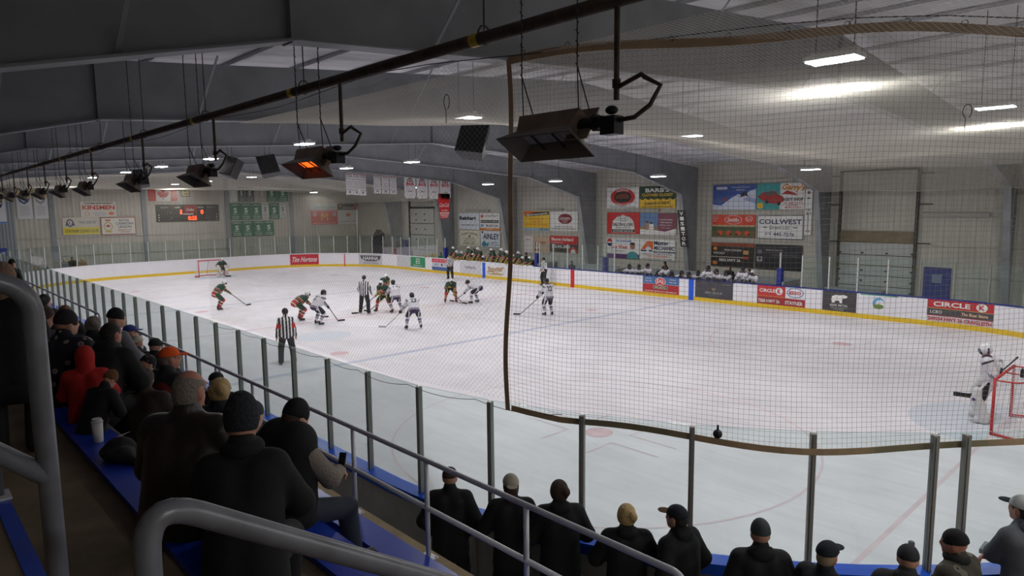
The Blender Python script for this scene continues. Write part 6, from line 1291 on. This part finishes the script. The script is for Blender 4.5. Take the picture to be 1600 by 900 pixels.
sitter('seated child with brown hair and purple jacket looking down to the right', (18.74, -16.87), 3, -0.9, [jacket(K['purple'], th=.03), hair(M_hbr, 'long')]+bp_, .96, yaw=-.6, pitch=.35)
sitter('seated person with light brown hair far along the middle row', (14.73, -16.0), 2, -0.4, [jacket(K['black'], th=.035), hair(cloth('hair_light', (120, 86, 56), .7, .8, 60), 'full')]+bp_, .98, res=.022)
sitter('seated person with dark hair and tan collar further up the middle row', (12.88, -16.0), 2, -0.5, [jacket(K['brown'], th=.035), hair(M_hdk, 'full')]+bp_, 1.0, res=.022, yaw=-.5)
sitter('seated person in grey-white cap at the front rail', (15.62, -15.19), 1, -0.4, [jacket(K['charcoal'], th=.035), cap(K['cream'], back=True)]+bp_, .97, res=.022)
sitter('seated person in blue cap at the front rail', (14.85, -15.1), 1, -0.8, [jacket(K['black'], th=.035), cap(K['blue'])]+bp_, 1.05, res=.022, yaw=-.4)
sitter('seated person in wide black hat at the front rail', (16.35, -15.12), 1, -0.4, [jacket(K['black'], th=.04), beanie(K['black'], tall=-.01), cap(K['black'])]+bp_, 1.02, res=.022)
sitter('person in black knitted headband hat and pink scarf bending sideways', (19.16, -15.97), 2, -0.9, [jacket(K['black'], th=.04), beanie(patchy('bw_knit', (20, 20, 22), (130, 120, 108), (20, 20, 22), 30), tall=.0, low=.02), scarf(K['pink'])]+bp_, .9, lean=.45, pitch=.7)
sitter('seated person in dark brown coat low in the crowd behind the red hoodie', (20.35, -16.3), 2, -0.4, [jacket(K['brown'], th=.045, bot=1.2), hair(M_hbr, 'long')]+bp_, .92, res=.02)
sitter('seated person in black coat and cap near the far left of the rows', (9.33, -15.95), 2, -0.7, [jacket(K['black'], th=.04), cap(K['black'])]+bp_, 1.0, res=.024, yaw=-.4)
sitter('seated person in black parka behind the child with brown hair', (17.15, -16.79), 3, -0.4, [jacket(K['black'], th=.045, bot=1.15), beanie(K['black'])]+bp_, 1.0, res=.02)
sitter('seated person in dark coat, top row, next to the black parka', (15.3, -16.85), 3, -0.3, [jacket(K['navy'], th=.045), hair(M_hdk, 'full')]+bp_, 1.0, res=.022)
def stand_at(lab, head, zf, f, outfit, H, res=.022, skin='a', **kw):
    Pd = dict(H=H, hip=(0, 0, .94)); Pd.update(kw); J = skel(Pd); h = Matrix.Rotation(f, 3, 'Z') @ V3((J['head'].x, J['head'].y, 0))
    return person(lab, (head[0]-h.x, head[1]-h.y, zf), f, Pd, outfit, skin, res=res)
stand_at('standing person in black jacket leaning an arm on the guard rail, far along the stand', (4.9, -15.5), TZ[0]+.008, -.9, [jacket(K['black'], th=.035), beanie(K['black']), pants(K['black']), sh_], 1.68, handL=(.1, .42, .92), handR=(.3, .42, .92), hyaw=-.3)
stand_at('standing person wrapped in a tan knitted hood at the left picture edge', (21.15, -17.47), TZ[2]+.002, 1.3, [jacket(K['black'], th=.045, hem=-.3, bot=1.2), hoodup(cloth('tan_knit', (146, 118, 98), .9, 1.0, 60)), pants(K['black']), sh_], 1.58, res=.017, handL=(-.12, .2, .9), handR=(.12, .2, .9))
stand_at('standing person in blue hoodie far along the stand behind the rail', (7.2, -16.6), TZ[1]+.002, -.4, [jacket(K['grey'], th=.035), hair(M_hdk, 'full'), pants(K['black']), sh_], 1.72, res=.024)
for i, (y, H, c, lab) in enumerate(((-8.5, 1.7, 'grey', 'grey coat and pale hat'), (-8.0, 1.8, 'olive', 'olive coat'), (-7.4, 1.72, 'tan', 'tan coat'), (-9.8, 1.6, 'teal', 'teal jacket'), (-10.3, 1.55, 'charcoal', 'dark jacket'))):
    stand_at('distant person in %s watching through the far end glass' % lab, (-29.2, y), -.02, -1.57, [jacket(K[c], th=.04), pants(K['djeans']), sh_, (beanie(K['cream']) if i in (0, 2) else hair(M_hdk, 'short'))], H, res=.034, handL=(-.15, .3, 1.1), handR=(.15, .3, 1.1))

# ------------------------------------------------------------------ officials and players on the ice
def official(lab, xy, f, arm, res=.022, **kw):
    Pd = dict(H=1.84, hip=(0, 0, .98), face=False); Pd.update(kw)
    return person(lab, (xy[0], xy[1], 0), f, Pd, [refkit(arm)], res=res, hands=False)
official('referee with red armbands and striped shirt, seen from behind nearest the glass', (7.06, -8.76), aim((7.06, -8.76), .1), True, footL=(-.2, .02, SK), footR=(.2, -.02, SK), handL=(-.30, .02, .86), handR=(.30, .02, .84), res=.018)
official('linesman in striped shirt standing beside the centre spot group', (-.37, -1.44), aim((-.37, -1.44), -.3), False, footL=(-.22, .05, SK), footR=(.2, -.05, SK), handR=(.32, .15, .95), handL=(-.24, .15, .95), lean=.06)
official('linesman in striped shirt far away by the striped board advertisement', (-9.6, 10.96), aim((-9.6, 10.96), 2.9), False, footL=(-.15, 0, SK), footR=(.15, 0, SK), H=1.78, handL=(-.1, .22, 1.0), handR=(.1, .22, 1.0), res=.026)
official('linesman in striped shirt standing against the boards beside the red line', (-1.9, 12.45), PI-.1, False, footL=(-.15, 0, SK), footR=(.15, 0, SK), H=1.80, handL=(-.12, .2, .98), handR=(.12, .2, .98), res=.024)
crouch = dict(hip=(0, -.12, .84), lean=.62, curve=.25, footL=(-.22, .02, SK), footR=(.22, -.08, SK), hpitch=.15)
bent = dict(hip=(0, -.18, .80), lean=.95, curve=.3, footL=(-.28, .05, SK), footR=(.28, -.1, SK), hpitch=-.1)
up_ = dict(hip=(0, -.04, .93), lean=.22, curve=.15, footL=(-.16, .04, SK), footR=(.16, -.06, SK), hpitch=.15)
# stick points in each figure's own frame
skater('green and red team player with white helmet, standing alone far from the centre group', 'stick of the lone green team player on the far left', (-6.89, -5.87), aim((-6.89, -5.87), -1.25), crouch, 'home', None, heel=(-.35, 1.5, .03), butt=(.05, .25, 1.08), bl=(-.6, 1, 0))
skater('green and red team player bent forward behind the referee with red armbands', 'stick of the bent green team player behind the referee', (-.89, -4.44), aim((-.89, -4.44), -1.2), bent, 'home', None, heel=(.12, .95, .03), butt=(.0, .30, .95), bl=(.3, 1, 0))
skater('white and purple team player numbered 21 beside the bent green player', 'stick resting on the ice in front of the player numbered 21', (.81, -4.44), aim((.81, -4.44), -.95), crouch, 'away', '21', heel=(.12, .95, .03), butt=(.05, .28, 1.05), bl=(.2, 1, 0))
skater('green team player farthest back in the centre group, half hidden', 'stick of the half hidden green team player', (-3.52, 1.64), aim((-3.52, 1.64), -2.6), crouch, 'home', None, heel=(.3, 1.1, .03), butt=(-.1, .3, 1.05), bl=(.4, 1, 0))
skater('green team player with legs spread wide in the centre group, crest on the chest', 'stick held out left by the wide-legged green team player', (-.19, -.45), aim((-.19, -.45), 2.7), dict(bent, hip=(0, -.1, .86), lean=.5, footL=(-.42, .0, SK), footR=(.42, .0, SK)), 'home', None, heel=(.95, .9, .03), butt=(.1, .3, 1.02), bl=(.7, .7, 0))
skater('white and purple team player numbered 11 in the centre group', 'stick reaching out left from player 11 in the middle', (.38, -.2), aim((.38, -.2), .35), dict(crouch, lean=.42, footL=(-.2, -.1, SK), footR=(.34, .05, SK)), 'away', '11', heel=(-1.0, .9, .03), butt=(.05, .3, 1.08), bl=(-.8, .6, 0))
skater('white and purple team player numbered 23, nearest of the centre group', 'pale stick pointing left from player 23, nearest of the group', (4.75, -2.18), aim((4.75, -2.18), .15), dict(bent, lean=.72, hip=(0, -.12, .88), footL=(-.3, .0, SK), footR=(.3, .05, SK)), 'away', '23', heel=(-1.1, .65, .03), butt=(-.15, .35, .98), bl=(-1, .3, 0), pale=True)
skater('green team player crouched for the faceoff beside the black puck', 'stick of the faceoff player in green', (-.35, 3.75), aim((-.35, 3.75), 3.3), bent, 'home', None, heel=(-.5, .75, .03), butt=(.15, .25, .85), bl=(-.6, .6, 0))
skater('white and purple team player crouched for the faceoff, back bent flat', 'stick of the faceoff player in white', (.75, 4.45), aim((.75, 4.45), 1.2), dict(bent, lean=1.15, hip=(0, -.25, .82)), 'away', None, heel=(.1, 1.2, .03), butt=(.0, .15, .8), bl=(.2, 1, 0))
skater('white and purple team player numbered 22 standing alone behind the square net', 'long stick behind the square net, held by the lone player', (6.41, 4.16), aim((6.41, 4.16), .5), up_, 'away', '22', heel=(-1.1, .75, .03), butt=(-.05, .28, 1.05), bl=(-.9, .4, 0))
# goaltenders
def goalie_kit(team):
    def f(o, J, part, P):
        kit(team)(o, J, part, P); s = J['s']; pm = cloth('pad_white', (206, 206, 206), .6); tr = cm((70, 50, 96)) if team == 'away' else cm((150, 60, 50))
        for k in 'LR':
            kn, an = J['kn'+k], J['an'+k]; fw = J['toe'+k]*.06; q = [('c', kn+fw+V3((0, 0, .2)), kn+fw, .10, .125), ('c', kn+fw, an+fw+V3((0, 0, .0)), .125, .13), ('c', an+fw, an+J['toe'+k]*.2-V3((0, 0, .03)), .11, .075)]
            part('leg_pad', q, pm, k=.03, rs=.022, at=False); part('pad_stripe', [('c', kn+fw*2.2+V3((-.1, 0, .02)), kn+fw*2.2+V3((.1, 0, .02)), .04, .04)], tr, rs=.02, at=False)
        w = J['wrL']; part('catch_glove', [('e', w+J['hdL']*.09, (.13, .08, .15))], pm, rs=.018, at=False)
        w = J['wrR']; part('blocker', [('e', w+J['hdR']*.05+V3((0, .04, 0)), (.11, .05, .17))], pm, rs=.018, at=False)
        part('goalie_mask', [('e', J['head']+J['H'] @ V3((0, .01, .02)), (.106, .132, .134), np.array(J['H']))], M_hw, rs=.013, at=False)
        part('mask_cage', [('e', J['head']+J['H'] @ V3((0, .085, .0)), (.072, .068, .075), np.array(J['H']))], M_alu, rs=.011, at=False); part('mask_stripe', [('c', J['head']+J['H'] @ V3((e*.10, -.02, .05)), J['head']+J['H'] @ V3((e*.10, -.03, -.06)), .02, .02) for e in (-1, 1)], tr, rs=.011, at=False)
    return f
g0 = (24.22, .08)
person('goaltender in white and purple standing upright at the near goal post', (g0[0], g0[1], 0), PI/2+.25, dict(H=1.84, hip=(0, 0, .95), lean=.06, footL=(-.2, .0, SK), footR=(.2, .05, SK), handL=(-.12, .1, 1.02), handR=(.12, -.2, 1.22), whitehelm=True, hyaw=.3), [goalie_kit('away')], res=.02, hands=False)
hockey_stick('goaltender stick held low in front of the near goaltender', (g0[0], g0[1], 0), PI/2, (.08, -.50, 1.58), (-.0, .30, .50), (-.25, 1, 0), goalie=True)
person('distant goaltender in dark red and cream crouching in the far goal', (-23.75, .45, 0), -PI/2, dict(H=1.76, hip=(0, -.1, .72), lean=.5, footL=(-.3, .05, SK), footR=(.3, .05, SK), handL=(-.38, .3, .85), handR=(.38, .3, .8), whitehelm=True), [goalie_kit('home')], res=.03, hands=False)
hockey_stick('goaltender stick across the far goal mouth', (-23.75, .45, 0), -PI/2, (.45, .28, 1.05), (-.1, .5, .04), (-1, .1, 0), goalie=True)

# players on the benches
def benchman(team, x, hz, i, lab, grp):
    st_ = hz > 1.42; hipz = (hz-.58) if not st_ else .93; y0 = 14.0
    hipz = max(.52, min(hipz, .95)); ln = .35+.2*((i*37) % 5)/5 if not st_ else .3
    tw = .25*math.sin(i*2.3); hy = .5*math.sin(i*1.7)
    s = 1.0 if not st_ else min(1.05, hz/1.5)
    Pd = dict(H=1.78*s, hip=(0, 0, hipz), scale_hip=False, lean=ln, twist=tw, hyaw=hy, hpitch=.1, handL=(-.2-.05*math.sin(i), .80, 1.22), handR=(.2+.04*math.cos(i*3), .80, 1.22), elbowL=(-1, -.2, -.4), elbowR=(1, -.2, -.4), footL=(-.15, .25 if not st_ else .05, .12), footR=(.15, .25 if not st_ else .05, .12), nolegs=True, whitehelm=(team == 'home' or i in (13,)))
    J = skel(Pd); Pd['hip'] = (0, 0, hipz+(hz+.17-J['head'].z)); y0 = 13.42+J['head'].y
    for k in ('handL', 'handR'): Pd[k] = (Pd[k][0], y0-13.02, 1.21)
    person(lab, (x, y0, -.02), PI, Pd, [kit(team), pants(APANT if team == 'away' else HPANT)], res=.03, hands=False, group=grp)
VX = [(4.0, 1.35), (4.65, 1.37), (5.3, 1.47), (5.95, 1.10), (6.45, 1.46), (6.9, 1.08), (7.45, 1.2), (7.95, 1.15), (8.5, 1.27), (9.05, 1.55), (9.6, 1.42), (10.1, 1.38), (11.0, 1.62), (11.6, 1.48)]
oo = ['first', 'second', 'third', 'fourth', 'fifth', 'sixth', 'seventh', 'eighth', 'ninth', 'tenth', 'eleventh', 'twelfth', 'thirteenth', 'last']
for i, (x, hz) in enumerate(VX): benchman('away', x, hz, i, 'white jersey bench player leaning on the boards, %s counted from the centre line%s' % (oo[i], ', pale helmet' if i == 13 else ''), 'white team players on the visiting bench')
HXs = [(-12.4, 1.76), (-11.9, 1.5), (-11.35, 1.47), (-10.55, 1.85), (-10.0, 1.38), (-9.5, 1.82), (-8.9, 1.26), (-8.0, 1.8), (-7.0, 1.85), (-6.4, 1.72), (-5.8, 1.5), (-5.3, 1.7), (-4.8, 1.4), (-4.2, 1.42)]
for i, (x, hz) in enumerate(HXs): benchman('home', x, hz, i+20, 'green jersey bench player with pale helmet, %s from the far end of the home bench' % oo[i], 'green team players on the home bench')
for (x, y, H), lab in (((5.5, 14.75, 1.86), 'coach in black standing behind the white team, by the mechanic sign'), ((9.55, 14.75, 1.86), 'coach in black standing with reddish hair behind the white team'), ((10.65, 14.8, 1.74), 'coach in black standing at the goal end of the visiting bench'), ((-11.5, 14.75, 1.95), 'coach in black behind the green team under the cream sign'), ((-9.3, 14.75, 1.92), 'coach in black behind the green team under the blue serif sign'), ((-5.9, 14.75, 1.9), 'coach in black behind the green team at the centre end')):
    stand_at(lab, (x, y-.0), -.02, PI-.2+.3*math.sin(x), [jacket(K['black'], th=.03), pants(K['black']), sh_, hair(M_hbr if x > 9 else M_hdk, 'short')], H, res=.028, handL=(-.1, .25, 1.2), handR=(.1, .28, 1.2))
stand_at('official in dark jacket sitting in the penalty box beside the red band', (-1.3, 14.35), -.25, PI, [jacket(K['dkgreen'], th=.03), pants(K['black']), sh_, hair(M_hdk, 'short')], 1.8, res=.028)
for i, x in enumerate((-17.0, -16.4, -15.85)): stand_at('child in bright green shirt watching past the home bench, %s of three' % ['first', 'middle', 'last'][i], (x, 14.9), -.02, PI, [jacket(cloth('kelly_green', (44, 130, 84)), th=.02), pants(K['black']), sh_, hair(M_hbr, 'short')], 1.36+.04*i, res=.03)
stand_at('person in dark clothing standing beside the children in green shirts', (-14.5, 15.0), -.02, PI, [jacket(K['plum'], th=.03), pants(K['black']), sh_, hair(M_hbr, 'full')], 1.66, res=.03)
stand_at('person in dark coat watching past the far corner glass', (-20.6, 15.2), -.02, PI+.3, [jacket(K['charcoal'], th=.03), pants(K['black']), sh_, hair(M_hgr, 'short')], 1.66, res=.03)
# the big dark curtain-like fan against the far corner
b = MB(); b.prism([(0, 0), (1.5, 0), (1.6, 1.6), (1.3, 2.6), (.7, 3.0), (.2, 2.5), (-.1, 1.5)], 15.6, 16.1, 'y'); b.v = [(v[0]-27.2, v[1], v[2]) for v in b.v]; tag(b.build('covered_equipment', cloth('tarp_black', (26, 26, 28))), 'tall dark covered equipment standing in the far corner by the frame column', 'equipment')
b = MB(); b.tube([(-26.6, 13.6, 0), (-26.4, 13.6, 4.9)], .035, 8); b.ell((-26.38, 13.6, 5.0), (.12, .12, .18), 6, 1); tag(b.build('signal_pole', [M_postw, cm((150, 40, 40))]), 'tall thin pale pole with a red top at the far corner', 'pole')
# lacing of the frame: nothing may hang at the origin
